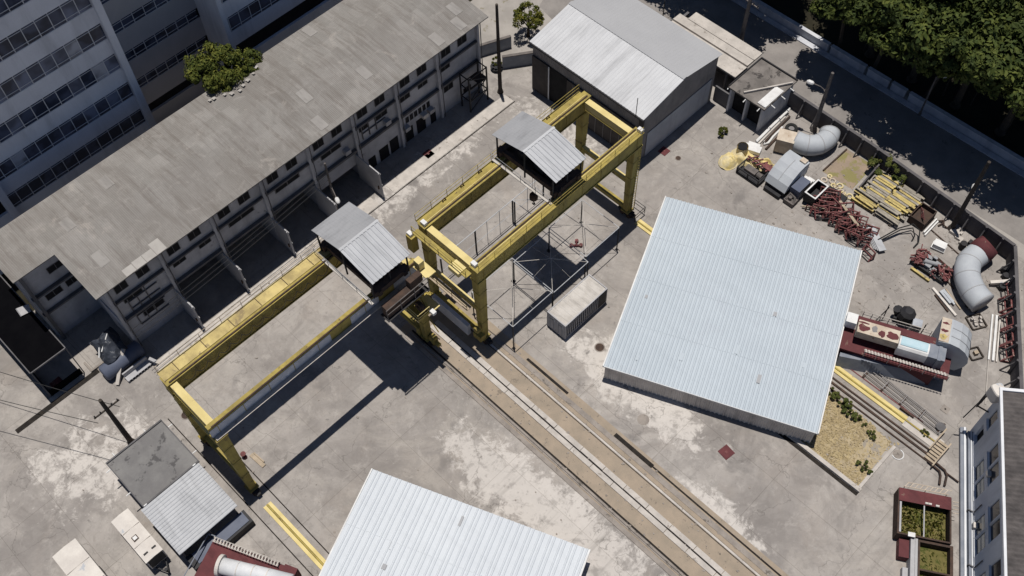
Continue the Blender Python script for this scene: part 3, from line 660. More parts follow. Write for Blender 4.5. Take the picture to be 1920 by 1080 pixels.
# crane details
mb = MB(); mb.box(-10.0, -3.9, -.95, -.35, 5.9, 5.96); w2 = build('walkway', mb, M['plank'], CR2)
mb = MB(); rail_run(mb, (-10.0, -.93, 5.96), (-3.9, -.93, 5.96)); build('handrail', mb, M['yellow'], w2)
mb = MB(); mb.box(-10.2, -3.2, -1.25, -.55, 12.55, 12.62); w3 = build('walkway', mb, M['yellow'], CR2)
mb = MB(); rail_run(mb, (-10.2, -1.23, 12.6), (-3.2, -1.23, 12.6)); build('handrail', mb, M['yellow'], w3)
mb = MB(); mb.box(-5.2, -3.9, -1.5, -.5, 12.2, 12.75); build('drive_box', mb, M['yellow2'], CR2)
mb = MB(); mb.box(-8.6, -7.6, -5.0, -4.3, 9.0, 9.6); mb.box(-9.6, -7.8, -3.3, -2.2, 9.2, 9.28); build('platform', mb, M['yellow2'], CR1)
mb = MB(); rail_run(mb, (-9.6, -2.25, 9.28), (-7.8, -2.25, 9.28)); rail_run(mb, (-9.6, -3.3, 9.28), (-9.6, -2.25, 9.28)); build('platform_rail', mb, M['yellow'], CR1)
mb = MB(); mb.box(-6.7, -4.9, -4.3, -3.2, 8.3, 8.42); mb.bar((-6.8, -3.7, 6.4), (-5.0, -3.7, 8.3), .25); b = build('bracket_deck', mb, M['yellow2'], CR1)
for x, y, z, par, nm in ((-3.45, .05, 13.05, CR2, 'n'), (-9.9, .0, 13.05, CR2, 'f'), (-3.0, 21.7, 13.05, CR2, 'r'), (-10.9, -1.0, 11.4, CR2, 'w'), (-4.75, -4.2, 8.45, CR1, 'b')):
    mb = MB(); mb.box(x-.28, x+.28, y-.2, y+.2, z, z+.34); mb.box(x-.05, x+.05, y-.05, y+.05, z-.2, z); build('lamp_box', mb, M['white'], par)
mb = MB(); mb.box(-11.2, -10.4, -1.3, -.6, 9.2, 11.4); build('control_box', mb, M['yellow'], CR2)
mb = MB()                                                                # ladder on the near leg of crane by the hangar
for s in (-.2, .2): mb.bar((-2.75, 21.7+s, .5), (-2.75, 21.7+s, 11.2), .05)
for k in range(26): mb.bar((-2.75, 21.5, .8+k*.4), (-2.75, 21.9, .8+k*.4), .035)
build('ladder', mb, M['yellow'], CR2)
mb = MB(); rail_run(mb, (-3.2, 22.6, .2), (-1.8, 22.6, .2)); rail_run(mb, (-1.8, 21.0, .2), (-1.8, 22.6, .2)); build('guard_rail', mb, M['blk'], CR2)
mb = MB()
for k in range(7):                                                       # arched cable guards along the far girder
    y = 3+k*2.3; mb.tube([(-10.6, y, 12.7), (-10.7, y+.05, 13.0), (-10.7, y+.3, 13.05), (-10.6, y+.4, 12.7)], .06, 5)
build('cable_guard', mb, M['rust'], CR2)
mb = MB()                                                                # stair, cable drums and braces at the inner leg of the left crane
for s in (-.35, .35): mb.bar((-6.4, -3.1+s, 8.3), (-9.8, -3.1+s, 5.2), .09); mb.bar((-9.8, -3.1+s, 5.2), (-6.4, -3.1+s, 1.2), .09)
for k in range(11): mb.box(-9.7+k*.31-.1, -9.7+k*.31+.1, -3.42, -2.78, 5.25+k*.28, 5.29+k*.28)
build('access_stair', mb, M['yellow'], CR1)
mb = MB(); mb.tube([(-5.9, -4.9, 8.9), (-5.9, -4.5, 8.9)], .55, 16); mb.tube([(-5.9, -5.0, 8.9), (-5.9, -4.4, 8.9)], .2, 10); build('cable_drum', mb, M['rust'], CR1)
mb = MB(); mb.box(-8.6, -5.2, -5.6, -4.2, 7.9, 8.0); mb.box(-5.3, -5.2, -5.6, -4.2, 8.0, 8.3); d_ = build('drum_platform', mb, M['yellow'], CR1)
mb = MB(); rail_run(mb, (-8.6, -5.6, 8.0), (-5.2, -5.6, 8.0)); rail_run(mb, (-5.2, -5.6, 8.0), (-5.2, -4.2, 8.0)); build('handrail', mb, M['yellow2'], d_)
mb = MB(); mb.bar((-7.6, -4.1, 11.0), (-5.4, -4.1, 8.0), .22); mb.bar((-7.1, -4.1, 5.0), (-5.4, -4.1, 7.9), .22); build('bracket', mb, M['yellow'], CR1)
mb = MB(); mb.box(-6.6, -5.9, -3.9, -3.3, .6, 1.6); mb.box(-8.0, -7.5, -4.2, -3.2, .9, 2.2); mb.tube([(-6.0, -3.6, .9), (-5.4, -3.6, .9)], .25, 10); build('drive_motor', mb, M['yellow'], CR1)
mb = MB(); mb.box(-9.2, -4.2, -.9, -.5, .9, 2.6); build('side_shield', mb, M['greypatch'], CR2)
mb = MB(); mb.box(-3.6, -2.6, -.7, .0, 1.2, 2.0); mb.tube([(-3.0, -.9, 3.2), (-3.0, -.5, 3.2)], .35, 12); build('drive_motor', mb, M['yellow'], CR2)
# trolleys ----------------------------------------------------------
def trolley(label, x0, x1, xr, y0, y1, ze, zr, zg, cab):
    t = thing('crane_trolley', label, 'crane trolley', ((x0+x1)/2, (y0+y1)/2, zg), 'crane trolleys')
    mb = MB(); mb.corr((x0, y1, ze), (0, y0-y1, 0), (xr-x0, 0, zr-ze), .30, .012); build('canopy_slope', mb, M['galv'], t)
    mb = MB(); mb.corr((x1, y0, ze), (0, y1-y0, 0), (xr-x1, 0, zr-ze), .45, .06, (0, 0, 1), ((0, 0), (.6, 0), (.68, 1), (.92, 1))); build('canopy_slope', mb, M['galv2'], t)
    mb = MB(); mb.extr([(xr-.13, y0-.03, zr+.03), (xr, y0-.03, zr+.09), (xr+.13, y0-.03, zr+.03), (xr, y0-.03, zr+.06)], (0, y1-y0+.06, 0)); build('ridge_cap', mb, M['hangar2'], t)
    mb = MB()
    for y in (y0+.15, (y0+y1)/2, y1-.15):
        mb.bar((x0+.1, y, ze-.1), (xr, y, zr-.1), .1); mb.bar((xr, y, zr-.1), (x1-.1, y, ze-.1), .1)
        for x in (x0+.5, xr, x1-.5):
            mb.bar((x, y, zg), (x, y, (ze-.1) if x != xr else zr-.1), .12)
    build('canopy_frame', mb, M['blk'], t)
    mb = MB(); mb.box(x0+.15, x1-.15, y0+.5, y0+.9, zg+.16, zg+.75); mb.box(x0+.15, x1-.15, y1-.9, y1-.5, zg+.16, zg+.75); mb.box(x0+.3, x0+.9, y0+.2, y1-.2, zg+.16, zg+.8); mb.box(x1-.9, x1-.3, y0+.2, y1-.2, zg+.16, zg+.8)
    mb.box(x0+.9, x1-.9, y0+.9, y1-.9, zg+.30, zg+.36); build('chassis', mb, M['rust'], t)
    mb = MB(); mb.tube([(xr-1.2, y0+1.0, zg+1.3), (xr-1.2, y1-1.0, zg+1.3)], .55, 14); mb.box(xr+.2, xr+1.4, y0+1.1, y1-1.2, zg+.36, zg+1.5); mb.tube([(xr+1.6, y0+1.4, zg+1.0), (xr+2.6, y0+1.4, zg+1.0)], .35, 10); build('hoist_drum', mb, M['blk'], t, True)
    mb = MB(); mb.box(x0+.2, x1-.2, y0-.45, y0-.15, zg-.2, zg-.14); w = build('walkway', mb, M['boxroof'], t)
    mb = MB(); rail_run(mb, (x0+.2, y0-.43, zg-.14), (x1-.2, y0-.43, zg-.14), .9, 1.9, .025); build('handrail', mb, M['galv'], w)
    if cab:
        mb = MB(); mb.box(x1+.25, x1+.95, y0+.2, y1-.4, zg-1.9, zg-.5); mb.box(x1+.3, x1+.9, y1-1.2, y1+.2, zg-.5, zg+.5); c = build('machinery_house', mb, M['rust'], t)
        mb = MB(); mb.box(x1+.1, x1+1.2, y0, y1+.5, zg-2.0, zg-1.92); build('gallery_floor', mb, M['blk'], c)
        mb = MB(); rail_run(mb, (x1+1.2, y0, zg-1.6), (x1+1.2, y1+.5, zg-1.6), 1.5, 1.4, .045); build('handrail', mb, M['polec'], c)
        mb = MB(); mb.box(x1-.6, x1+1.2, y1+.4, y1+1.5, zg-.35, zg-.2); build('service_platform', mb, M['yellow2'], t)
        mb = MB(); mb.box(x1-.5, x1+.2, y1+.5, y1+1.1, zg-.1, zg+.9); build('control_box', mb, M['yellow2'], t)
    mb = MB(); rail_run(mb, (x0+.3, y1+.55, zg), (xr+.4, y1+.55, zg), 1.0, 1.3, .03); build('side_rail', mb, M['galv'], t)
    return t
TR1 = trolley('silver gable canopied trolley parked at the inner end of the left crane', -14.7, -6.65, -10.7, -8.5, -4.2, 16.0, 17.0, 13.15, True)
TR2 = trolley('silver gable canopied trolley at mid span of the crane beside the hangar', -11.05, -2.95, -7.0, 9.9, 13.9, 16.0, 16.9, 13.15, False)
t = thing('crane_hook', 'dark hook block hanging from the trolley over the pipe frames', 'crane hook', (-6.4, 10.6, 9.6))
mb = MB(); mb.tube([(-6.4, 10.6, 9.75), (-6.4, 10.6, 10.0), (-6.4, 10.6, 10.5), (-6.4, 10.6, 10.75)], [.2, .42, .42, .2], 10); build('hook_block', mb, M['rust'], t, True)
mb = MB(); mb.tube([(-6.4, 10.6, 9.75), (-6.4, 10.6, 9.45), (-6.25, 10.6, 9.2), (-6.4, 10.6, 9.0), (-6.6, 10.6, 9.1)], .07, 6); build('hook', mb, M['blk'], t)
mb = MB()
for k in (-.15, .15): mb.tube([(-6.4+k, 10.6, 10.7), (-6.4+k, 10.6, 13.5)], .025, 4)
build('hoist_rope', mb, M['wire'], t)
# yellow guide rails on the ground
for x0, x1, y, l in ((-5.0, 20, -25.35, 'bright yellow floor guide running under the white shed'), (-1.7, 31.2, 21.35, 'bright yellow floor guide running past the blue shed to the grass bed')):
    t = thing('floor_guide', l, 'floor guide', ((x0+x1)/2, y, 0), 'yellow floor guides')
    mb = MB(); mb.box(x0, x1, y-.42, y-.10, .0, .12); mb.box(x0, x1, y+.10, y+.42, .0, .12); build('yellow_plate', mb, M['yellow2'], t)
    mb = MB(); mb.box(x0, x1+3.4, y-.07, y+.07, .0, .17); build('rail', mb, M['yellow'], t)
    mb = MB(); mb.box(x0, x1+4, y-.10, y-.07, .0, .02); mb.box(x0, x1+4, y+.07, y+.10, 0, .02); build('groove', mb, M['drain'], t)
mb = MB(); mb.box(31.2, 35.0, 20.7, 22.0, 0, .07); solo('concrete_stop', mb, M['slab'], 'pale concrete end of the yellow guide by the grass bed', 'concrete pad')
for y0, y1, l in ((19.75, 19.95, 'lower dark rail beside the yellow guide at the grass bed'), (20.25, 20.40, 'upper dark rail beside the yellow guide at the grass bed'), (19.2, 19.32, 'rusty rail along the weedy edge of the grass bed')):
    solo('rail', MB().box(20, 35.2, y0, y1, 0, .14), M['rust'], l, 'rail')
solo('rail', MB().box(20, 32.5, 22.25, 22.36, 0, .05), M['redsteel'], 'thin red strip on the outer side of the yellow guide', 'rail')
# ================================================================== SHIPPING CONTAINER
t = thing('shipping_container', 'grey shipping container with a dirty pale roof beside the right hand crane', 'container', (1.4, 8.7, 0))
cx0, cx1, cy0, cy1 = .15, 2.6, 5.65, 11.7
mb = MB(); mb.box(cx0+.08, cx1-.08, cy0+.08, cy1-.08, .25, 2.5); mb.corr((cx1-.08, cy0+.1, .3), (0, cy1-cy0-.2, 0), (0, 0, 2.2), .28, .05, (1, 0, 0)); mb.corr((cx0+.08, cy1-.1, .3), (0, cy0-cy1+.2, 0), (0, 0, 2.2), .28, .05, (-1, 0, 0)); build('body', mb, M['boxwall'], t)
mb = MB()
for x in (cx0, cx1-.12):
    for y in (cy0, cy1-.12): mb.box(x, x+.12, y, y+.12, .12, 2.59)
for x in (cx0, cx1-.12): mb.box(x, x+.12, cy0+.12, cy1-.12, 2.47, 2.59); mb.box(x, x+.12, cy0+.12, cy1-.12, .12, .28)
for y in (cy0, cy1-.12): mb.box(cx0+.12, cx1-.12, y, y+.12, 2.47, 2.59); mb.box(cx0+.12, cx1-.12, y, y+.12, .12, .28)
build('corner_frame', mb, M['boxwall'], t)
mb = MB(); mb.corr((cx0+.12, cy0+.14, 2.53), (0, cy1-cy0-.28, 0), (cx1-cx0-.24, 0, 0), .75, .035, (0, 0, 1), ((0, 0), (.55, 0), (.65, 1), (.9, 1))); build('roof', mb, M['boxroof'], t)
for k in (0, 1):
    x = cx0+.14+k*1.1
    mb = MB(); mb.box(x, x+1.07, cy0-.0, cy0+.05, .3, 2.46); d = build('door', mb, M['boxwall'], t)
    mb = MB()
    for q in (.3, .78): mb.tube([(x+q, cy0-.04, .3), (x+q, cy0-.04, 2.45)], .025, 5)
    build('lock_rod', mb, M['galv'], d)
    mb = MB(); mb.box(x+.12, x+.9, cy0-.018, cy0, 1.75, 2.25); build('label_plate', mb, M['hangar2'], d)
    mb = MB()
    for i in range(4): mb.box(x+.22+i*.15, x+.32+i*.15, cy0-.024, cy0-.018, 1.92, 2.12)
    mb.box(x+.2, x+.82, cy0-.024, cy0-.018, 1.82, 1.86); build('dark_lettering', mb, M['blk'], d)
mb = MB(); mb.box(cx1-.02, cx1+.012, cy1-1.25, cy1-.14, .3, 2.44); build('dark_vent_panel', mb, M['blk'], t)
mb = MB()
for x in (cx0+.1, cx1-.4):
    for y in (cy0+.05, cy1-.4): mb.box(x, x+.3, y, y+.35, 0, .12)
build('timber_block', mb, M['pole'], t)
# ================================================================== OPEN PIPE FRAMES
def pipe_frame(label, x0, x1, y0, y1, h, hc, ridge=True):
    t = thing('tent_frame', label, 'pipe frame', ((x0+x1)/2, (y0+y1)/2, 0), 'open pipe frames')
    for x, y in ((x0, y0), (x1, y0), (x1, y1), (x0, y1)):
        mb = MB(); mb.bar((x, y, 0), (x, y, h), .09); mb.box(x-.16, x+.16, y-.16, y+.16, 0, .03); build('post', mb, M['blk'], t)
    cx, cy = (x0+x1)/2, (y0+y1)/2
    mb = MB()
    for a, b in (((x0, y0), (x1, y0)), ((x1, y0), (x1, y1)), ((x1, y1), (x0, y1)), ((x0, y1), (x0, y0))): mb.tube([(*a, h), (*b, h)], .042, 6)
    build('top_rail', mb, M['galv2'], t)
    mb = MB()
    if ridge:
        for x, y in ((x0, y0), (x1, y0), (x1, y1), (x0, y1)): mb.tube([(x, y, h), (cx, cy, hc)], .028, 5)
        for x, y in ((cx, y0), (x1, cy), (cx, y1), (x0, cy)): mb.tube([(x, y, h), (cx, cy, hc)], .012, 4)
    else: mb.tube([(x0, y0, h), (x1, y1, h)], .035, 5)
    build('roof_pipe', mb, M['boxroof'], t)
    return t
pipe_frame('open pipe tent frame with spokes nearest the crane leg by the sandy track', -5.9, -.35, 1.5, 7.0, 4.2, 4.9)
pipe_frame('open pipe tent frame with spokes beyond the dark canopy shadow', -5.9, -.9, 12.3, 17.2, 3.9, 4.6)
pipe_frame('open pipe frame in the dark canopy shadow beside the container', -5.8, -.5, 7.1, 12.2, 3.5, 4.1)
t = thing('pipe_fence', 'long row of thin posts and rails inside the right hand crane', 'pipe frame', (-11.1, 9, 0), 'open pipe frames')
for y in (2.2, 6.94, 12.3, 16.9):
    mb = MB(); mb.bar((-11.1, y, 0), (-11.1, y, 3.8), .13); build('post', mb, M['blk'], t)
    if y == 12.3: mb = MB(); mb.bar((-10.8, y, 0), (-10.8, y, 3.8), .12); build('post', mb, M['blk'], t)
mb = MB(); mb.tube([(-11.1, 2.2, 3.8), (-11.1, 16.9, 3.8)], .055, 6); mb.tube([(-11.1, 2.2, 1.6), (-11.1, 16.9, 1.6)], .03, 5)
for y in (4.5, 8.6, 10.4, 14.5): mb.tube([(-11.1, y, 0), (-11.1, y, 3.8)], .03, 5)
mb.tube([(-11.1, 12.3, 3.8), (-6.0, 12.3, 4.0)], .035, 5); mb.tube([(-11.1, 16.9, 3.8), (-6.0, 17.2, 3.9)], .035, 5); mb.tube([(-11.1, 12.3, 3.8), (-6, 17.2, 3.9)], .03, 5); build('rail', mb, M['galv2'], t)
t = thing('red_hydrant', 'small dark red fitting lying on the concrete inside the far pipe frame', 'pipe fitting', (-4.2, 14.6, 0))
mb = MB(); mb.tube([(-4.5, 14.3, .12), (-4.2, 14.6, .16), (-3.9, 14.9, .12)], .12, 8); mb.tube([(-4.2, 14.6, .1), (-4.5, 15.0, .3)], .09, 8); build('pipe', mb, M['red'], t)
mb = MB()
for x, y in ((-4.55, 14.25), (-3.85, 14.95), (-4.53, 15.05)): mb.cyl(x, y, .0, .3, .2, 10)
build('flange', mb, M['redsteel'], t)
# small finds by the left crane leg
t = thing('valve', 'small dark red valve on the ground by the left crane leg', 'pipe fitting', (-10.2, -23.9, 0))
mb = MB(); mb.tube([(-10.5, -23.9, .15), (-9.9, -23.9, .15)], .14, 8); mb.cyl(-10.2, -23.9, .1, .6, .1, 8); build('body', mb, M['red'], t)
mb = MB(); mb.cyl(-10.2, -23.9, .6, .66, .26, 12); build('handwheel', mb, M['redsteel'], t)
mb = MB((-9.0, -23.3, 0), 4); mb.box(-.9, .9, -.2, .2, 0, .14); mb.box(-.8, .6, .22, .34, 0, .2); solo('timber_plank', mb, M['plank'], 'short pale plank on the ground by the left crane leg', 'plank')
# ================================================================== POLES AND WIRES
def pole(x, y, h, label, m='pole', r=.20, cross=None, lamp=None, lean=(0, 0), ins=True):
    t = thing('utility_pole', label, 'pole', (x, y, 0), 'utility and lamp poles')
    top = (x+lean[0], y+lean[1], h)
    mb = MB(); mb.tube([(x, y, 0), ((x+top[0])/2, (y+top[1])/2, h/2), top], [r, r*.82, r*.62], 10); mb.tube([(x, y, 0), (x, y, .5)], [r*1.6, r*1.1], 10); build('shaft', mb, M[m], t)
    if cross:
        z, a, L = cross; dx, dy = math.cos(R(a))*L/2, math.sin(R(a))*L/2; cx, cy = x+lean[0]*z/h, y+lean[1]*z/h
        mb = MB(); mb.bar((cx-dx, cy-dy, z), (cx+dx, cy+dy, z), .12); c = build('crossarm', mb, M[m], t)
        mb = MB()
        for k in (-.9, -.45, .45, .9): mb.cyl(cx+dx*k, cy+dy*k, z+.06, z+.32, .06, 6)
        build('insulator', mb, M['wire'], c)
    if lamp:
        z, a, L = lamp; dx, dy = math.cos(R(a)), math.sin(R(a)); cx, cy = x+lean[0]*z/h, y+lean[1]*z/h
        mb = MB(); mb.tube([(cx, cy, z-.4), (cx+dx*L*.5, cy+dy*L*.5, z), (cx+dx*L, cy+dy*L, z+.05)], .05, 6); c = build('lamp_arm', mb, M['polec'], t)
        mb = MB(); p = Vector((cx+dx*L, cy+dy*L, z+.05)); q = Vector((dx, dy, 0))
        mb.tube([p, p+q*.15, p+q*.6, p+q*.8], [.10, .22, .24, .10], 8); build('lamp_head', mb, M['white'], c)
    return t
pole(-25.05, 24.35, 13.2, 'tall dark slim pole between the workshop end and the hangar', r=.24)
t = pole(-18.9, -30.4, 8.6, 'dark timber pole with a crossarm beside the flat roofed hut', r=.27, cross=(6.9, 90, 2.6), lean=(-.1, .1))
pole(-24.75, -.1, 9.1, 'pole with a lamp arm in the shadow of the workshop', 'polec', .16, lamp=(5.9, -22, 2.0))
pole(-9.4, 48.3, 9.6, 'road pole with a crossarm behind the pale slab roof', 'polec', .28, cross=(7.4, -5, 2.6))
pole(4.15, 44.3, 9.0, 'slim pole with a lamp arm just inside the fence by the grey duct elbow', 'polec', .26, lamp=(6.6, 195, 1.5))
pole(22.35, 43.2, 10.9, 'dark pole with a white lamp by the fence near the red ended elbow', 'pole', .27, lamp=(6.0, 105, .5))
pole(11.3, 54.3, 6.0, 'thin grey pole standing before the low white wall of the road', 'polec', .11, lamp=(5.8, 60, .7))
pole(-17.9, 44.2, 5.0, 'thin short pole behind the far corner of the hangar', 'blk', .09)
def wire(pts, label, r=.03):
    out = []
    for a, b, sag in pts:
        a, b = Vector(a), Vector(b); n = 14
        out.append([a+(b-a)*(i/n)-Vector((0, 0, sag*4*(i/n)*(1-i/n))) for i in range(n+1)])
    mb = MB()
    for q in out: mb.tube(q, r, 4)
    return solo('overhead_cable', mb, M['wire'], label, 'cable', 'overhead cables')
wire([((-18.2, -31.6, 7.15), (-40, -44, 7.2), .5)], 'thin overhead cable from the crossarm pole towards the lower left')
wire([((-18.2, -29.4, 7.15), (-40, -40.4, 7.2), .5)], 'thin overhead cable from the crossarm pole towards the dark canopy')
for k, dx in enumerate((-.3, .1, .5)):
    wire([((-24.75+dx, -.1, 7.6-.15*k), (-24.2+dx, -24.3, 6.4-.15*k), .35)], ('upper', 'middle', 'lower')[k]+' cable strung along the front of the workshop', .028)
# ================================================================== BOTTOM LEFT BUILDINGS
t = thing('flat_roofed_hut', 'small hut with a dark stained flat roof and white spouts at lower left', 'hut', (-14.1, -30.3, 0))
mb = MB(); mb.box(-16.9, -11.3, -33.1, -27.5, 0, 2.85); build('wall', mb, M['wall'], t)
mb = MB(); mb.box(-17.0, -11.2, -33.25, -27.35, 2.85, 3.0); build('roof', mb, M['flatroof'], t)
mb = MB(); mb.box(-17.05, -16.9, -33.3, -27.3, 3.0, 3.14); mb.box(-11.3, -11.15, -33.3, -27.3, 3.0, 3.14); mb.box(-16.9, -11.3, -33.3, -33.2, 3.0, 3.08); mb.box(-16.9, -11.3, -27.4, -27.3, 3.0, 3.08); build('parapet', mb, M['wall_dk'], t)
for x, y, dx, dy in ((-16.9, -29.0, -.5, 0), (-16.0, -27.4, 0, .55), (-12.3, -27.4, 0, .55), (-16.3, -33.2, 0, -.55), (-13.2, -33.2, 0, -.55), (-17.0, -32.3, -.5, 0)):
    mb = MB(); mb.tube([(x, y, 2.95), (x+dx, y+dy, 2.93)], .06, 6); build('spout', mb, M['white'], t)
t = thing('lean_to_shed', 'open shed with a striped silver ribbed roof beside the flat roofed hut', 'shed', (-8.2, -30.5, 0))
mb = MB(); mb.corr((-11.05, -27.45, 3.2), (5.55, 0, -.35), (0, -6.15, 0), .33, .05, (0, 0, 1), ((0, 0), (.5, 0), (.62, 1), (.88, 1))); build('roof', mb, M['galv2'], t)
for x in (-10.8, -5.8):
    for y in (-27.8, -30.5, -33.3): mb = MB(); mb.bar((x, y, 0), (x, y, 2.8), .12); build('post', mb, M['polec'], t)
mb = MB(); mb.box(-10.9, -5.8, -33.4, -33.2, 0, 2.4); mb.box(-10.9, -10.75, -33.2, -27.8, 0, 2.8); build('side_sheet', mb, M['wall_dk'], t)
mb = MB(); mb.box(-11.15, -11.05, -33.2, -32.9, 3.1, 3.35); mb.box(-11.15, -11.05, -28.0, -27.7, 3.1, 3.35); build('bracket', mb, M['white'], t)
t = thing('water_tank', 'low slate blue covered tank beside the striped roof shed', 'tank', (-4.9, -30.4, 0))
mb = MB(); mb.extr([(-5.6, -27.2, 0), (-4.3, -27.2, 0), (-4.3, -27.2, 1.0), (-5.6, -27.2, 1.25)], (0, -6.2, 0)); build('body', mb, M['blk'], t)
mb = MB(); mb.extr([(-5.55, -27.45, 1.27), (-4.5, -27.45, 1.06), (-4.5, -27.45, 1.12), (-5.55, -27.45, 1.34)], (0, -5.4, 0)); build('cover', mb, M['blue'], t)
mb = MB(); mb.extr([(-5.7, -32.9, 1.2), (-4.3, -32.9, 1.02), (-4.3, -32.9, 1.1), (-5.7, -32.9, 1.3)], (0, -.5, 0)); build('edge', mb, M['blk'], t)
def trailer(name, label, x0, x1, y0, y1, z0, z1, cab):
    t = thing(name, label, 'trailer', ((x0+x1)/2, (y0+y1)/2, 0), 'white box trailers')
    mb = MB(); mb.box(x0, x1, y0, y1, z0, z1-.06); build('body', mb, M['offwhite'], t)
    mb = MB(); mb.extr([(x0-.04, y0-.05, z1-.06), (x0-.04, y1+.05, z1-.06), (x0-.04, (y0+y1)/2, z1+.03)], (x1-x0+.08, 0, 0)); r = build('roof', mb, M['offwhite'], t)
    for k in (1, 2): xx = x0+(x1-x0)*k/3; mb = MB(); mb.box(xx-.02, xx+.02, y0, y1, z1-.05, z1+.036); build('seam', mb, M['slab'], r)
    if cab:
        mb = MB(); mb.box(x0+2.5, x0+3.0, y0+.35, y0+.85, z1-.03, z1+.10); h = build('roof_hatch', mb, M['rust'], r)
        mb = MB(); mb.box(x0+2.58, x0+2.92, y0+.43, y0+.77, z1+.10, z1+.13); build('lid', mb, M['white'], h)
        for yy in (y0+.25, y1-.6): mb = MB(); mb.box(x1-.75, x1-.6, yy, yy+.42, z1-.02, z1+.05); build('vent', mb, M['blk'], r)
        mb = MB(); mb.box(x0+.5, x0+4, y0-.03, y0, z0+.1, z0+.4); build('red_stripe', mb, M['red'], t)
        mb = MB(); mb.box(x1, x1+.02, y0+.1, y1-.1, z0+.1, z1-.1); build('dark_end', mb, M['blk'], t)
        mb = MB(); mb.bar((x1, y0+.3, .55), (x1+1.1, (y0+y1)/2, .55), .1); mb.bar((x1, y1-.3, .55), (x1+1.1, (y0+y1)/2, .55), .1); mb.tube([(x1+1.0, (y0+y1)/2, 0), (x1+1.0, (y0+y1)/2, 1.0)], .06, 6); mb.cyl(x1+1.0, (y0+y1)/2, 1.0, 1.06, .16, 10); build('drawbar', mb, M['blk'], t)
    for xx in ((x0+x1)/2-.5, (x0+x1)/2+.5):
        for yy in (y0+.08, y1-.08):
            mb = MB(); mb.tube([(xx, yy-.1, .42), (xx, yy+.1, .42)], .42, 14); build('wheel', mb, M['rubber'], t)
    mb = MB(); mb.box(x0+.2, x1-.1, y0+.3, y1-.3, z0-.16, z0); build('chassis', mb, M['blk'], t)
    return t
trailer('box_trailer', 'white box trailer with a roof hatch and red side stripe', -12.4, -7.2, -36.0, -34.35, .75, 2.5, True)
trailer('box_trailer', 'plain dirty white box trailer cut by the bottom edge', -13.4, -6.6, -41.3, -39.1, .8, 2.5, False)
# red plant with white cylinder at the bottom edge
t = thing('red_plant_base', 'dark red steel platform with a railing at the bottom edge', 'platform', (-.5, -30.5, 0))
UA = 24.0
mb = MB((-5.2, -30.6, 0), UA); mb.box(0, 6.9, -7.5, 0, .0, 1.5); build('deck', mb, M['red'], t)
mb = MB((-5.2, -30.6, 0), UA); mb.box(6.9, 8.1, -1.6, .1, 0, 1.7); mb.box(7.2, 7.6, -.9, -.5, 1.7, 1.73); build('end_box', mb, M['red'], t)
mb = MB((-5.2, -30.6, 0), UA); mb.box(.1, 6.4, -.32, -.12, 1.5, 1.56)
for k in range(22): mb.box(.2+k*.29, .32+k*.29, -.36, .02, 1.95, 2.0)
mb.box(.1, 6.5, .0, .05, 1.9, 2.02); mb.box(.1, 6.5, -.4, -.35, 1.9, 2.02)
for k in range(6): mb.box(.1+k*1.25, .18+k*1.25, -.04, .04, 1.5, 1.95)
build('railing', mb, M['slab'], t)
mb = MB((-5.2, -30.6, 0), UA); mb.tube([(-.5, .1, 2.0), (-.6, -3.5, 2.0), (-.6, -7, 2.0)], .05, 6); mb.tube([(-.5, .1, 0), (-.5, .1, 2.0)], .05, 6); mb.tube([(-.5, .1, 2.0), (.2, .1, 2.0)], .05, 6); build('side_rail', mb, M['bluegrey'], t)
t = thing('white_cylinder', 'white flanged steel cylinder lying on the dark red platform', 'steel cylinder', (-.4, -30.2, 1.5))
c0 = Vector((-2.65, -31.75, 2.28)); cd = Vector((math.cos(R(31)), math.sin(R(31)), 0)); NN = 26
def cylp(a, b, r): return MB().tube([c0+cd*a, c0+cd*b], r, NN)
build('shell', cylp(0, 6.5, .72), M['rustwhite'], t, True)
for k in (0.0, 1.75, 3.1, 4.4): build('flange', cylp(k-.02, k+(.28 if k == 0 else .06), 0.95 if k == 0 else .755), M['offwhite'] if k else M['offwhite'], t, False)
mb = MB()
for a in (.8, 4.6): p = c0+cd*a; mb.box(p.x-.25, p.x+.25, p.y-.6, p.y+.6, 1.5, 1.75)
build('saddle', mb, M['redsteel'], t)
# ================================================================== DARK CANOPY AT LEFT
t = thing('painted_shade_canopy', 'canopy on thin posts at the left edge, painted black as deep shade', 'canopy', (-35, -31.2, 0))
mb = MB(); mb.box(-46, -28.45, -33.1, -29.45, 4.9, 4.98); build('cloth', mb, M['shade'], t)  # black sheet stands in for a shaded area
mb = MB(); mb.box(-46, -28.4, -29.45, -29.35, 4.85, 5.02); mb.box(-46, -28.4, -33.2, -33.1, 4.85, 5.02); mb.box(-28.45, -28.35, -33.1, -29.45, 4.85, 5.02); build('frame_tube', mb, M['wall_dk'], t)
for x in (-28.5, -34.5, -40):
    for y in (-29.4, -33.1): mb = MB(); mb.bar((x, y, 0), (x, y, 4.85), .1); build('post', mb, M['wall_dk'], t)
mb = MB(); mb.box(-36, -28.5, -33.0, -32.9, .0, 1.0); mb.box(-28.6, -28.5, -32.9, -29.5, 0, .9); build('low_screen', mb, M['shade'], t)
mb = MB((-34.9, -29.9, 0)); mb.extr([(-.6, -.5, 5.0), (.5, -.6, 5.0), (.7, .3, 5.0), (-.2, .6, 5.0)], (0.1, .1, .14)); solo('white_scrap', mb, M['boxwall'], 'small crumpled white sheet lying on the black canopy edge', 'scrap sheet')
t = thing('draped_tarpaulin', 'crumpled grey blue tarpaulin tent by the corner of the workshop', 'tarpaulin', (-28, -26.2, 0))
mb = MB(); nx = 12; vs = []; rnd = random.Random(2)
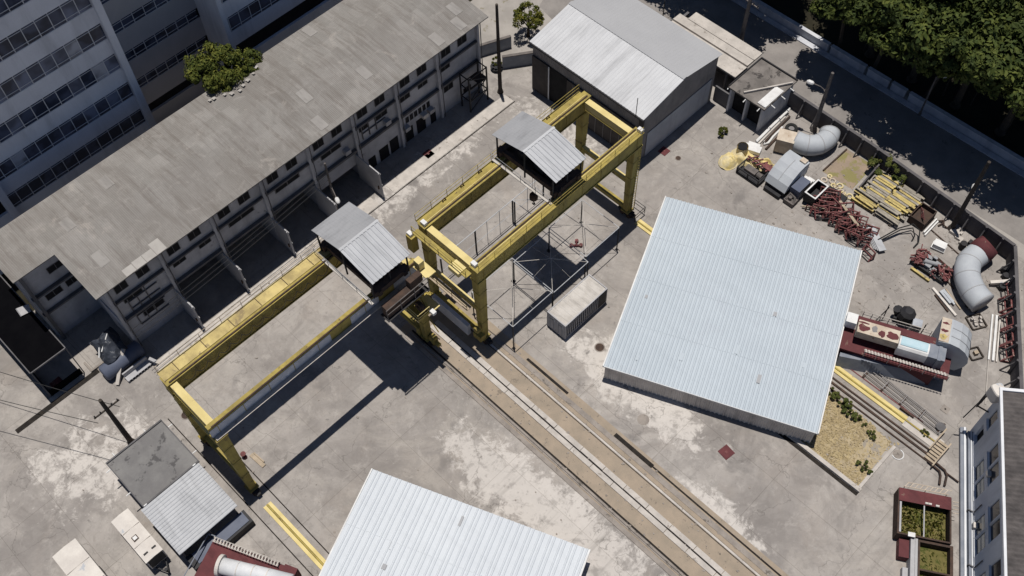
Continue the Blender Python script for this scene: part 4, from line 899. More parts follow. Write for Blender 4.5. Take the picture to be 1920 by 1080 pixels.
for i in range(nx+1):
    for j in range(nx+1):
        u, v = i/nx, j/nx; e = min(u, 1-u, v, 1-v)
        z = 1.75+1.05*min(1, e*3.0)+.22*math.sin(u*9+v*5)*math.sin(v*11)+.12*rnd.uniform(-1, 1)
        vs.append((-29.6+3.3*u+.15*math.sin(v*6), -27.4+2.5*v+.15*math.sin(u*6), z))
mb.add(vs, [(i*(nx+1)+j, (i+1)*(nx+1)+j, (i+1)*(nx+1)+j+1, i*(nx+1)+j+1) for i in range(nx) for j in range(nx)])
b = [len(mb.v)]; mb.add([(p[0], p[1], p[2]-.04) for p in vs], [(i*(nx+1)+j+1, (i+1)*(nx+1)+j+1, (i+1)*(nx+1)+j, i*(nx+1)+j) for i in range(nx) for j in range(nx)]); build('sheet', mb, M['tarp'], t)
mb = MB(); mb.tube([(-28.4, -25.6, 2.95), (-27.4, -27.1, 2.5)], .06, 6); mb.tube([(-27.9, -27.0, 2.6), (-27.3, -27.6, 2.1)], .07, 6); build('white_pole', mb, M['white'], t)
mb = MB()
for x, y in ((-29.4, -27.2), (-26.5, -27.2), (-29.4, -25.1), (-26.5, -25.1)): mb.bar((x, y, 0), (x, y, 2.0), .09)
build('post', mb, M['pole'], t)
t = thing('storage_cylinder', 'slate blue horizontal tank lying beside the crumpled tarpaulin', 'tank', (-26.3, -26.1, 0))
mb = MB(); mb.tube([(-26.35, -28.3, .85), (-26.35, -28.15, .85), (-26.35, -24.1, .85), (-26.35, -23.95, .85)], [.6, .85, .85, .6], 20); build('shell', mb, M['blue'], t, True)
mb = MB(); mb.box(-26.8, -25.9, -27.6, -27.3, 0, .3); mb.box(-26.8, -25.9, -24.9, -24.6, 0, .3); build('saddle', mb, M['rust'], t)
mb = MB(); mb.bar((-26.6, -25.4, 1.9), (-24.9, -27.9, .15), .34, .24); solo('chute', mb, M['slab'], 'pale ribbed chute leaning on the slate blue tank', 'chute')
mb = MB(); mb.box(-25.1, -24.3, -27.0, -24.3, .3, .36); mb.box(-25.1, -24.95, -27.0, -24.3, .36, .9); mb.bar((-24.6, -24.2, .9), (-24.0, -23.9, .6), .3)
for k in range(8): mb.box(-25.0, -24.25, -26.9+k*.34, -26.85+k*.34, 0, .34)
solo('roller_rack', mb, M['boxwall'], 'low grey slatted rack between the blue tank and the groove', 'rack')
mb = MB(); mb.box(-29.3, -27.9, -28.9, -28.7, 0, .22); mb.box(-28.1, -27.9, -28.7, -27.4, 0, .22); solo('kerb_blocks', mb, M['kerb'], 'low broken concrete kerb beneath the crumpled tarpaulin', 'kerb')
# ================================================================== LOW WALLS BY THE LANE
for p, q, h, l in (((-30.9, 26.4), (-29.2, 30.3), 1.7, 'low blue grey wall between the workshop end and the tall pole'), ((-27.5, 27.2), (-25.3, 30.4), 1.8, 'low blue grey wall between the tall pole and the hangar')):
    t = thing('low_wall', l, 'wall', ((p[0]+q[0])/2, (p[1]+q[1])/2, 0), 'low walls by the lane')
    mb = MB(); mb.bar((*p, h/2), (*q, h/2), .3, h); build('wall', mb, M['bluegrey'], t)
    mb = MB(); mb.bar((*p, h+.05), (*q, h+.05), .36, .1); build('coping', mb, M['polec'], t)
# pale slab roof shelter and broken hut
t = thing('slab_shelter', 'long pale flat slab roof behind the hangar by the road', 'shelter', (-11, 44.5, 0))
mb = MB(); mb.box(-16.4, -5.6, 42.0, 44.2, 2.85, 3.05); mb.box(-16.4, -5.6, 44.2, 45.4, 3.0, 3.25); mb.box(-15.2, -5.6, 45.4, 46.9, 3.0, 3.2); build('roof', mb, M['slab'], t)
mb = MB(); mb.box(-16.4, -5.6, 44.12, 44.2, 3.05, 3.3); mb.box(-15.2, -5.6, 45.3, 45.42, 3.25, 3.34); build('roof_step', mb, M['slab'], t)
mb = MB(); mb.box(-16.2, -5.8, 44.0, 44.3, 0, 2.9); mb.box(-16.2, -15.9, 42.2, 46.6, 0, 2.85); build('wall', mb, M['wall_dk'], t)
for x in (-15, -11, -7): mb = MB(); mb.box(x, x+.2, 42.2, 42.4, 0, 2.85); build('post', mb, M['wall_dk'], t)
t = thing('broken_hut', 'small open fronted hut with a blackened cracked slab roof by the fence', 'hut', (-2.4, 42.8, 0))
mb = MB(); mb.box(-4.7, -.2, 45.2, 45.45, 0, 3.6); mb.box(-.45, -.2, 39.9, 45.2, 0, 3.6); mb.box(-4.7, -4.45, 39.9, 45.2, 0, 3.6); mb.box(-2.55, -2.35, 39.95, 45.2, 0, 3.6); build('wall', mb, M['limewash'], t)
mb = MB(); mb.box(-4.9, 0, 39.75, 45.65, 3.6, 3.8); r = build('roof', mb, M['oldroof'], t)
mb = MB(); mb.box(-4.95, .05, 45.55, 45.7, 3.8, 3.98); mb.box(-4.98, -4.85, 39.8, 45.55, 3.8, 3.95); build('parapet', mb, M['blk'], r)
mb = MB(); mb.bar((-3.1, 40.1, 3.95), (-.1, 44.9, 4.0), .16, .22); build('broken_upstand', mb, M['slab'], r)
mb = MB(); mb.box(-1.15, -.1, 40.0, 43.3, 3.84, 3.92); mb.box(-1.05, -.2, 40.1, 43.2, 3.92, 3.95); build('loose_white_sheet', mb, M['white'], r)
for x, y, dx, dy in ((-4.9, 40.1, .0, -.5), (-2.5, 39.8, 0, -.5), (-.6, 39.8, 0, -.5), (0, 41.0, .55, 0), (0, 42.8, .55, 0), (0, 44.4, .55, 0)): mb = MB(); mb.tube([(x, y, 3.6), (x+dx, y+dy, 3.5)], .06, 6); build('spout', mb, M['white'], t)
mb = MB(); mb.box(-4.4, -2.6, 40.6, 40.66, .1, 3.5); mb.box(-2.3, -.5, 40.6, 40.66, .1, 3.5); build('dark_opening', mb, M['dark'], t)
mb = MB(); mb.box(-6.8, -4.9, 40.2, 40.4, 0, 2.2); mb.box(-6.6, -5.0, 40.6, 44, 0, .2); solo('link_wall', mb, M['wall_dk'], 'short dark wall between the hangar and the broken hut', 'wall')
# ================================================================== FENCE AND ROAD WALL
F = thing('boundary_wall', 'long dark boundary wall with inner posts bending along the road', 'wall', (18, 44, 0))
FP = [(-.2, 45.35), (10.6, 45.1), (28.4, 43.9), (37.6, 29.4), (60, -6)]
for a, b in zip(FP, FP[1:]):
    mb = MB(); mb.bar((*a, 1.1), (*b, 1.1), .24, 2.2); build('panel', mb, M['fence'], F)
    mb = MB(); mb.bar((*a, 2.25), (*b, 2.25), .34, .1); build('coping', mb, M['fence'], F)
for k in range(1, 15):
    x = -.2+k*1.95; y = 45.35-.25*min(x, 10.8)/10.8-(max(0, x-10.6)/17.8)*1.2
    mb = MB(); mb.bar((x, y-.2, 0), (x, y-.2, 2.32), .22); mb.bar((x, y-.25, 1.9), (x, y-1.0, .05), .12); build('post', mb, M['fence'], F)
for k in range(1, 9):
    u = k/9; x = 28.4+9.2*u; y = 43.9-14.5*u
    mb = MB(); mb.bar((x-.2, y-.13, 0), (x-.2, y-.13, 2.32), .22); mb.bar((x-.25, y-.15, 1.9), (x-.9, y-.6, .05), .12); build('post', mb, M['fence'], F)
L = thing('roadside_wall', 'low limewashed wall along the far side of the shaded road', 'wall', (0, 55.4, 0))
mb = MB(); segs = [(-90, -1.9), (-1.5, 3.2), (3.6, 6.4), (6.8, 8.6), (9.1, 90)]
for a, b in segs:
    mb = MB(); mb.box(a, b, 55.15, 55.5, 0, 1.05); build('panel', mb, M['limewash'], L)
    mb = MB(); mb.box(a-.05, b+.05, 55.08, 55.57, 1.05, 1.17); build('coping', mb, M['limewash'], L)
struct('road_kerb', MB().box(-90, 90, 54.3, 55.0, 0, .14), M['limewash'])
# ================================================================== RIGHT HAND BUILDING
B = thing('block_building', 'blue grey building with paired windows and a dark tiled roof at the right edge', 'building', (40, 18, 0))
BO = (36.4, 24.0, 0); BA = -58
def LB(): return MB(BO, BA)
mb = LB(); mb.box(-.7, 30, .3, 13, 0, 8.3); build('core', mb, M['facade'], B)
px = [(.25, 1.3)]
for k in range(4): px += [(3.45+5.12*k, 4.92+5.12*k), (5.12+5.12*k, 6.6+5.12*k)]
rows = ((1.05, 3.45), (4.45, 6.8))
edges = [-.7]
mb = LB()
for z0, z1 in ((0, 1.05), (3.45, 4.45), (6.8, 8.3)): mb.box(-.7, 30, 0, .3, z0, z1)
for z0, z1 in rows:
    last = -.7
    for a, b in px: mb.box(last, a, 0, .3, z0, z1); last = b
    mb.box(last, 30, 0, .3, z0, z1)
build('wall', mb, M['facade'], B)
rnd = random.Random(9)
for z0, z1 in rows:
    for i, (a, b) in enumerate(px):
        if z0 > 2 or i:
            mb = LB(); mb.box(a, b, .10, .14, z0, z1); w = build('window', mb, M['glass'], B)
            mb = LB(); mb.box(a, b, .04, .10, z0, z0+.06); mb.box(a, b, .04, .10, z1-.06, z1); mb.box(a, a+.05, .04, .10, z0, z1); mb.box(b-.05, b, .04, .10, z0, z1)
            build('window_frame', mb, M['facade'], w)
            mb = LB(); mb.box(a-.08, b+.08, -.1, .0, z0-.12, z0-.02); build('sill', mb, M['gutter'], w)
            if rnd.random() < .16: mb = LB(); mb.box(a+.25, a+.75, -.25, .2, z0+.02, z0+.42); build('air_unit', mb, M['offwhite'], w)
mb = LB(); mb.box(-.9, .9, .28, .295, .8, 3.5); build('open_bay', mb, M['dark'], B)
mb = LB(); mb.box(-.7, 30, -1.0, -.45, 0, .42); mb.box(-.2, 30, -.45, 0, 0, .85); build('plinth', mb, M['bluegrey'], B)
mb = LB(); mb.box(-.7, 30, -.72, -.55, .42, .55); mb.tube([(-.2, -.2, .92), (30, -.2, .92)], .06, 6); mb.box(-.05, 30, -.06, 0, .85, 1.0); build('light_strip', mb, M['gutter'], B)
for x in (7.5, 12.5): mb = LB(); mb.tube([(x, -.5, .1), (x, -.5, .9), (x+.3, -.1, 1.2), (x+.3, -.1, 3)], .06, 6); build('pipe', mb, M['wall_dk'], B)
mb2 = MB(); lb = LB(); o_ = Vector(lb.P((-.5, -.2, 8.42))); e1_ = Vector(lb.P((30, -.2, 8.42)))-o_; e2_ = Vector(lb.P((-.5, 7, 9.7)))-o_
mb2.corr(o_, e1_, e2_, .42, .09, (0, 0, 1), ((0, 0), (.2, .6), (.4, 1), (.6, 1), (.8, .5))); r = build('roof', mb2, M['tile'], B)
mb = LB(); mb.box(-.75, 30, -.42, -.2, 8.32, 8.62); mb.extr([(-.75, -.2, 8.36), (-.75, 7, 9.66), (-.75, 7, 9.92), (-.75, -.2, 8.62)], (.28, 0, 0)); build('gutter', mb, M['gutter'], r)
t = thing('air_unit_tank', 'cream rounded box unit on a black bracket at the corner of the right building', 'air unit', (35.6, 24.6, 6.6))
mb = MB((35.75, 24.35, 0), -30)
pr = []
for k in range(20):
    a = 2*math.pi*k/20; c, s = math.cos(a), math.sin(a); pr.append((.62*math.copysign(abs(c)**.45, c), .55*math.copysign(abs(s)**.45, s)))
mb.add([(x, y, 7.0) for x, y in pr]+[(x, y, 8.3) for x, y in pr]+[(x*.9, y*.9, 8.42) for x, y in pr], [tuple(range(19, -1, -1)), tuple(range(40, 60))]+[(i, (i+1) % 20, 20+(i+1) % 20, 20+i) for i in range(20)]+[(20+i, 20+(i+1) % 20, 40+(i+1) % 20, 40+i) for i in range(20)]); build('body', mb, M['offwhite'], t)
mb = MB((35.75, 24.35, 0), -30); mb.cyl(.15, .05, 8.42, 8.48, .13, 10); build('cap', mb, M['boxwall'], t)
mb = MB(); mb.bar((35.2, 24.2, 6.9), (36.5, 24.6, 6.9), .14); mb.bar((35.3, 24.3, 6.9), (35.2, 24.1, 4.6), .12); mb.bar((35.2, 24.1, 6.4), (34.9, 23.4, 3.0), .1); mb.bar((35.25, 24.15, 4.7), (36.4, 24.3, 4.7), .1); mb.bar((35.2, 24.1, 6.9), (35.2, 24.1, 5.6), .25); build('bracket', mb, M['blk'], t)
# ================================================================== OPEN RED TANKS
t = thing('red_tank', 'open dark red steel tank with weeds growing inside at the lower right', 'open tank', (36.7, 14.6, 0), 'open tanks with weeds')
TO = (34.5, 14.5, 0)
def LT(): return MB(TO, BA)
mb = LT(); mb.box(0, 4.2, 0, .14, 0, 1.5); mb.box(0, 4.2, 4.4, 4.54, 0, 1.5); mb.box(0, .14, .14, 4.4, 0, 1.5); mb.box(4.06, 4.2, .14, 4.4, 0, 1.5); build('side_wall', mb, M['rust'], t)
mb = LT(); mb.box(-.05, 1.15, .05, 4.5, 1.5, 1.58); build('cover_plate', mb, M['red'], t)
mb = LT(); mb.box(1.15, 4.1, 2.2, 2.3, 1.35, 1.45); mb.box(1.2, 4.0, .16, .32, 1.2, 1.5); build('divider', mb, M['boxwall'], t)
mb = LT(); mb.box(.2, 4.0, .2, 4.3, .5, .62); build('weedy_soil', mb, M['moss'], t)
mb = LT()
for x, y in ((1.0, 2.4), (1.05, 3.3), (1.0, 2.65)): mb.tube([(x, y-.15, 1.66), (x, y+.15, 1.66)], .1, 8)
build('pipe_fitting', mb, M['offwhite'], t)
mb = LT(); mb.box(3.9, 4.3, .9, 1.5, 1.5, 1.6); build('white_block', mb, M['white'], t)
mb = LT()
for k in range(9): mb.bar((-.35, .6+k*.42, 1.35), (-.75, .9+k*.42, 1.4), .06)
mb.tube([(-.35, .5, 1.35), (-.35, 4.3, 1.35)], .04, 5); mb.tube([(-.75, .8, 1.4), (-.75, 4.6, 1.4)], .04, 5)
for k in range(4): mb.bar((.2+k*.35, 4.7, 1.3), (.2+k*.35, 5.2, 1.3), .05)
for y in (.6, 2.4, 4.2): mb.tube([(-.35, y, 0), (-.35, y, 1.35)], .035, 5)
build('pipe_rack', mb, M['flange'], t)
def weeds(mb, n, fn, h0, h1, rnd):
    for i in range(n):
        x, y, z = fn(rnd); a = rnd.uniform(0, 6.28); w = rnd.uniform(.08, .2); h = rnd.uniform(h0, h1); dx, dy = math.cos(a)*w, math.sin(a)*w
        mb.add([(x-dx, y-dy, z+h*.3), (x+dx*.2, y+dy*.2, z+h*.2), (x+dx, y+dy, z+h*.5), (x+rnd.uniform(-.1, .1), y+rnd.uniform(-.1, .1), z+h)], [(0, 1, 2, 3)])
rnd = random.Random(12)
mb = LT(); weeds(mb, 420, lambda r: (r.uniform(1.3, 4.0), r.uniform(.4, 4.2), .6), .1, .5, rnd); w_ = build('weeds', mb, M['leaf_y'], t); w_['kind'] = 'stuff'
t = thing('red_tank', 'second open dark tank with grass bays at the bottom right corner', 'open tank', (41, 9.5, 0), 'open tanks with weeds')
mb = LT(); mb.box(4.3, 14, 1.85, 2.0, 0, 1.3); mb.box(4.3, 14, 4.5, 4.75, 0, 1.3); mb.box(4.3, 4.5, 2.0, 4.5, 0, 1.3); mb.box(6.85, 7.0, 2.0, 4.5, 0, 1.3); mb.box(9.5, 9.65, 2.0, 4.5, 0, 1.3); mb.box(13.8, 14, 2, 4.5, 0, 1.3); build('side_wall', mb, M['rust'], t)
mb = LT(); mb.box(4.5, 13.8, 2.0, 4.5, .3, .42); build('weedy_soil', mb, M['moss'], t)
mb = LT(); mb.box(4.25, 14, 1.25, 1.8, 0, 1.2); mb.box(4.25, 14, 1.6, 1.82, 1.2, 1.28); build('side_duct', mb, M['boxwall'], t)
mb = LT(); mb.box(4.4, 6.0, .35, 1.2, 0, .9); build('red_box', mb, M['red'], t)
mb = LT(); mb.box(6.8, 12, .75, 1.2, 0, .7); build('grey_box', mb, M['boxwall'], t)
mb = LT(); weeds(mb, 230, lambda r: (r.uniform(4.6, 13.6), r.uniform(2.1, 4.4), .4), .05, .3, rnd); w_ = build('weeds', mb, M['leaf_y'], t); w_['kind'] = 'stuff'
# footbridge, trusses, pipes beside the guide
t = thing('timber_bridge', 'small pale timber footbridge crossing the rails by the yellow guide end', 'footbridge', (34.9, 20.8, 0))
for p, q in (((34.35, 20.0, .75), (34.4, 22.8, .75)), ((35.45, 18.8, .75), (35.5, 21.8, .75))):
    mb = MB(); mb.bar(p, q, .13); build('handrail', mb, M['plank'], t)
mb = MB()
for x, y in ((34.35, 20.2), (34.4, 22.5), (35.45, 19.0), (35.5, 21.5)): mb.bar((x, y, 0), (x, y, .75), .09)
build('post', mb, M['plank'], t)
mb = MB()
for k in range(7): mb.box(34.45, 35.4, 19.3+k*.36, 19.55+k*.36, .25, .30)
build('deck_board', mb, M['plank'], t)
t = thing('truss_rack', 'pair of long thin grey lattice trusses lying flat beside the yellow guide', 'lattice truss', (30, 22.9, 0))
mb = MB()
for y in (22.4, 22.75, 23.15, 23.45): mb.bar((25.6, y+.25, .25), (34.2, y-.2, .25), .07)
for k in range(5): x = 25.7+k*2.1; mb.bar((x, 22.62-.1*k, .26), (x, 23.72-.1*k, .26), .09)
build('chord', mb, M['hwall'], t)
mb = MB()
for k in range(5): x = 25.8+k*2.05; mb.box(x-.1, x+.1, 22.3, 23.5, 0, .2)
mb.box(30.1, 31.6, 21.95, 22.1, .1, .3); build('timber_block', mb, M['rust'], t)
mb = MB(); mb.cyl(33.9, 22.9, 0, .35, .45, 14); solo('steel_coil', mb, M['wall_dk'], 'dark round coil lying at the end of the lattice trusses', 'coil')
mb = MB(); mb.tube([(34.9, 19.6, .25), (36.5, 19.5, .25), (36.9, 19.2, .25), (37.3, 18.2, .25)], .10, 8); mb.tube([(34.9, 19.2, .25), (36.2, 19.1, .25), (36.5, 18.8, .25), (36.9, 18.0, .25)], .10, 8); mb.tube([(36.6, 19.4, .2), (38, 19.4, .2)], .07, 6); solo('bent_pipes', mb, M['rust'], 'pair of dark bent pipes between footbridge and open red tank', 'pipes')
# ================================================================== DUCTED RIG BEHIND THE BLUE SHED
RO = (18.0, 16.0, 0); RA = 24.1
def LR(): return MB(RO, RA)
t = thing('test_rig', 'dark red rig with a rusty duct, railed decks and a big pale rounded elbow', 'duct rig', (28.5, 25, 0))
mb = LR(); mb.extr([(7.0, 2.9, 0), (7.0, 3.25, 1.5), (7.0, 3.75, 1.5), (7.0, 3.75, 0)], (8.3, .95, 0)); build('lower_trough', mb, M['bluegrey'], t)
mb = LR(); mb.box(6.6, 15.6, 3.9, 6.2, 0, 2.0); mb.box(6.6, 16.8, 3.75, 6.25, 2.0, 2.1); build('deck', mb, M['red'], t)
mb = LR()
for k in range(26): mb.box(9.0+k*.29, 9.16+k*.29, 3.58, 3.72, 2.95, 3.0); mb.box(9.0+k*.29, 9.16+k*.29, 4.05, 4.2, 2.5, 2.55); mb.box(9.0+k*.29, 9.16+k*.29, 3.85, 3.95, 2.72, 2.77)
for y, z in ((3.65, 2.96), (4.12, 2.51), (3.9, 2.73)): mb.tube([(8.9, y, z), (16.7, y, z)], .025, 5)
for k in range(8): mb.tube([(9+k*1.1, 3.6, 2.1), (9+k*1.1, 3.6, 3.0)], .04, 5)
build('deck_railing', mb, M['slab'], t)
mb = LR(); mb.box(7.7, 11.55, 4.85, 6.25, 3.0, 4.0); d = build('duct_box', mb, M['flange'], t)
mb = LR()
rnd = random.Random(2)
def ragged(mb, x, y, sx, sy, z0, z1):
    n = 13; k = [1+rnd.uniform(-.32, .22) for _ in range(n)]
    mb.prism([(x+sx*k[i]*math.cos(6.283*i/n), y+sy*k[i]*math.sin(6.283*i/n)) for i in range(n)], z0, z1)
for x, y, s, q, mm in ((8.25, 5.45, .50, .42, 'red'), (9.2, 5.6, .30, .36, 'hwall'), (9.95, 5.4, .30, .42, 'red'), (10.9, 5.45, .52, .40, 'red'), (8.2, 6.0, .5, .1, 'red')):
    mb = LR(); ragged(mb, x, y, s, q, 4.0, 4.02); build('rust_opening', mb, M[mm], d)
mb = LR(); pr = []
for k in range(9): a = math.pi*k/8; pr.append((11.6, 5.3-.8*math.cos(a), 3.2+.82*math.sin(a)**.6))
mb.extr([(11.6, 4.5, 2.6)]+pr+[(11.6, 6.1, 2.6)], (2.75, 0, 0)); build('blue_hood', mb, M['white'], t)
mb = LR(); mb.extr([(11.75, 4.85, 3.98), (11.75, 5.0, 4.05), (11.75, 5.6, 4.06), (11.75, 5.8, 3.98)], (2.45, 0, 0)); build('blue_top', mb, M['skylight'], t)
mb = LR(); mb.box(14.35, 15.9, 4.6, 6.1, 2.2, 3.7); mb.box(15.2, 15.5, 4.45, 6.15, 2.1, 3.8); build('connecting_duct', mb, M['bluegrey'], t)
mb = LR(); mb.box(7.6, 15.3, 6.35, 7.1, 2.9, 3.3); mb.box(8, 8.3, 6.4, 6.7, 0, 2.9); mb.box(14.6, 14.9, 6.4, 6.7, 0, 2.9); build('red_beam', mb, M['red'], t)
prof = [(14.9, 0.6), (14.9, 4.35), (15.9, 4.5), (16.8, 4.25), (17.5, 3.75), (18.0, 3.05), (18.25, 2.2), (18.15, 1.4), (17.6, .35), (16.8, .35)]
mb = LR(); mb.extr([(x, 6.1, z) for x, z in reversed(prof)], (0, 2.75, 0)); el = build('elbow_shell', mb, M['duct'], t)
mb = LR(); mb.box(14.86, 15.75, 6.15, 8.8, 4.42, 4.50)
mb.v = [(p[0], p[1], p[2]) for p in mb.v]; pl = build('elbow_flange', mb, M['flange'], el)
for y, s, q, mm in ((6.65, .36, .32, 'ybeam'), (7.35, .34, .18, 'red'), (8.2, .30, .15, 'red')):
    mb = LR(); ragged(mb, 15.25, y, s, q, 4.50, 4.52); build('rust_opening', mb, M[mm], el)
for y in (6.98, 7.9):
    mb = LR(); pts = [(x+.015, y, z+.02) for x, z in prof[2:9]]; mb.tube(pts, .035, 5); build('seam', mb, M['hangar1'], el)
mb = LR(); mb.box(15.2, 17.5, 6.3, 6.6, 0, .5); mb.box(15.2, 17.5, 8.3, 8.6, 0, .5); mb.box(14.8, 16.5, 4.7, 6.0, 0, 2.0); build('support', mb, M['bluegrey'], t)
mb = LR(); mb.box(9.5, 14.6, 7.5, 8.3, 1.5, 1.56); wk = build('rear_walkway', mb, M['rust'], t)
mb = LR()
for y in (7.5, 8.3):
    for z in (2.0, 2.5): mb.tube([(8.0, y, z), (14.7, y, z)], .04, 5)
    for k in range(9): mb.tube([(8.2+k*.8, y, .2), (8.2+k*.8, y, 2.5)], .035, 5)
build('walkway_railing', mb, M['slab'], wk)
mb = LR(); mb.box(6.6, 7.6, 5.9, 7.0, 2.6, 3.6); build('white_cowl', mb, M['white'], t)
t = thing('pump_set', 'black pump machine with a white cabinet standing behind the duct rig', 'machine', (25.6, 30, 0))
mb = LR(); mb.tube([(12.2, 10.2, .5), (12.2, 10.2, .9), (12.3, 10.2, 1.6), (12.3, 10.2, 2.0)], [.5, .85, .8, .4], 9); mb.tube([(11.2, 10.0, .5), (13.0, 10.0, .5)], .35, 8); mb.tube([(11.5, 10.4, .9), (11.3, 10.4, 1.5)], .45, 8); build('pump', mb, M['blk'], t)
mb = LR(); mb.box(12.9, 13.8, 9.0, 9.9, .1, 1.5); build('cabinet', mb, M['hwall2'], t)
mb = LR(); mb.tube([(14.0, 9.0, 0), (14.0, 9.0, 2.2)], .06, 6); mb.tube([(10.3, 9.6, 0), (10.3, 9.9, 2.4)], .05, 6); mb.bar((9.7, 9.2, .1), (10.4, 9.9, 2.0), .08); mb.box(9.6, 14.2, 8.7, 8.9, .0, .2); build('frame', mb, M['blk'], t)
# ================================================================== SCRAP YARD
def duct(name, label, pts, r, m, endm, endpts=None, endr=None):
    t = thing(name, label, 'duct elbow', (pts[0][0], pts[0][1], 0), 'large grey duct elbows')
    P = [Vector(p) for p in pts]; out = []
    for i in range(len(P)-1):
        a, b = P[i], P[i+1]; p0 = P[max(i-1, 0)]; p3 = P[min(i+2, len(P)-1)]
        for k in range(4):
            u = k/4; out.append(.5*((2*a)+(b-p0)*u+(2*p0-5*a+4*b-p3)*u*u+(3*a-p0-3*b+p3)*u**3))
    out.append(P[-1])
    mb = MB(); mb.tube(out, r, 24); build('shell', mb, M[m], t, True)
    for i in range(0, len(out), 4):
        d = (out[min(i+1, len(out)-1)]-out[max(0, i-1)]).normalized(); mb = MB(); mb.tube([out[i]-d*.05, out[i]+d*.05], r+.035, 24); build('seam_ring', mb, M['hangar1'], t, True)
    if endpts: mb = MB(); mb.tube(endpts, endr, 24); build('end_section', mb, M[endm], t, True)
    mb = MB()
    for i in (2, len(out)-3): p = out[i]; mb.box(p.x-.6, p.x+.6, p.y-.6, p.y+.6, 0, .25)
    build('timber_block', mb, M['pole'], t)
    return t
duct('duct_elbow', 'pale grey duct elbow with a worn square collar near the lamp pole', [(4.1, 40.6, 1.3), (5.4, 41.0, 1.3), (6.2, 42.0, 1.3), (6.4, 43.3, 1.3), (6.1, 44.1, 1.3)], 1.12, 'duct', 'flange', None)
mb = MB((3.3, 39.9, 0), 24); mb.box(-.9, .95, -.85, .85, .15, 2.1); mb.box(-.95, -.9, -.9, .9, .1, 2.15); solo('square_collar', mb, M['flange'], 'worn cream square collar joined to the pale duct elbow by the lamp pole', 'duct collar')
duct('duct_elbow', 'pale grey duct elbow with a dark red mouth beside the fence corner', [(26.2, 41.2, 1.4), (26.1, 39.6, 1.4), (26.9, 38.0, 1.4), (28.3, 36.9, 1.4), (29.6, 36.4, 1.4)], 1.25, 'duct', 'red', [(26.2, 41.2, 1.4), (26.3, 41.9, 1.6), (26.5, 42.5, 2.0)], [1.28, 1.3, 1.15])
t = thing('machine_hood', 'silver hood with a curved front between scrap skid and blue machine', 'machine hood', (6.3, 35.8, 0))
mb = MB(); mb.extr([(4.9, 38.1, 1.0), (4.9, 38.1, 2.7), (4.9, 37.2, 2.85), (4.9, 36.2, 2.75), (4.9, 35.3, 2.35), (4.9, 34.6, 1.8), (4.9, 34.2, 1.0)], (2.6, 0, 0)); build('hood', mb, M['duct'], t)
mb = MB(); mb.box(6.18, 6.24, 34.3, 34.4, 1, 1.2); mb.extr([(6.17, 37.2, 2.86), (6.17, 36.2, 2.76), (6.17, 35.3, 2.36), (6.17, 34.6, 1.81), (6.17, 34.6, 1.85), (6.17, 35.3, 2.40), (6.17, 36.2, 2.80), (6.17, 37.2, 2.90)], (.06, 0, 0)); build('seam', mb, M['hangar1'], t)
mb = MB(); mb.box(5.0, 7.4, 34.3, 38.0, .1, 1.0); mb.box(5.2, 7.2, 33.8, 34.3, 0, .5); build('base', mb, M['blk'], t)
mb = MB(); mb.box(6.6, 7.3, 37.4, 38.0, 2.84, 3.0); build('rust_patch', mb, M['flange'], t)
t = thing('blue_machine', 'dark slate blue machine cabinet between silver hood and white rimmed bin', 'machine', (8.2, 35.5, 0))
mb = MB(); mb.box(7.65, 8.75, 34.9, 36.9, .2, 1.7); build('cabinet', mb, M['blue'], t)
mb = MB(); mb.box(7.7, 8.7, 36.9, 37.6, .2, 1.2); mb.box(7.8, 8.6, 37.6, 38.3, 0, .5); build('white_box', mb, M['white'], t)
mb = MB(); mb.box(7.7, 8.9, 33.9, 34.9, .1, .6); mb.tube([(7.9, 34.1, .6), (7.9, 34.7, 1.0), (8.6, 34.6, .9), (8.8, 34.1, .5)], .13, 8); mb.tube([(8.2, 34.3, .6), (8.2, 34.3, 1.0)], .2, 10); build('engine', mb, M['polec'], t)
t = thing('open_bin', 'black open bin with a white rim standing beside the blue machine', 'bin', (9.8, 36.8, 0))
mb = MB(); x0, x1, y0, y1 = 9.15, 10.45, 35.3, 37.6
mb.box(x0, x0+.08, y0, y1, .5, 1.7); mb.box(x1-.08, x1, y0, y1, .5, 1.7); mb.box(x0+.08, x1-.08, y0, y0+.08, .5, 1.7); mb.box(x0+.08, x1-.08, y1-.08, y1, .5, 1.7); mb.box(x0+.08, x1-.08, y0+.08, y1-.08, .5, .58); build('body', mb, M['blk'], t)
mb = MB(); mb.box(x0-.05, x0+.1, y0-.05, y1+.05, 1.7, 1.78); mb.box(x1-.1, x1+.05, y0-.05, y1+.05, 1.7, 1.78); mb.box(x0+.1, x1-.1, y0-.05, y0+.1, 1.7, 1.78); mb.box(x0+.1, x1-.1, y1-.1, y1+.05, 1.7, 1.78); build('rim', mb, M['white'], t)
mb = MB()
for x in (x0+.1, x1-.1):
    for y in (y0+.1, y1-.1): mb.bar((x, y, 0), (x, y, .5), .1)
mb.tube([(9.8, 35.8, .3), (9.8, 36.9, .3)], .3, 10); build('stand', mb, M['blk'], t)
t = thing('scrap_skid', 'black framed skid with dark red machine parts beside the yellow tarpaulin', 'skid', (3.0, 34.9, 0))
mb = MB()
for a, b in (((1.7, 33.7), (4.5, 33.7)), ((4.5, 33.7), (4.5, 35.4)), ((4.5, 35.4), (1.7, 35.4)), ((1.7, 35.4), (1.7, 33.7))):
    mb.bar((*a, .15), (*b, .15), .2); mb.bar((*a, .95), (*b, .95), .12)
for x in (1.7, 3.1, 4.5):
    for y in (33.7, 35.4): mb.bar((x, y, .15), (x, y, .95), .12)
mb.box(1.8, 4.4, 33.8, 35.3, .2, .3); build('frame', mb, M['blk'], t)
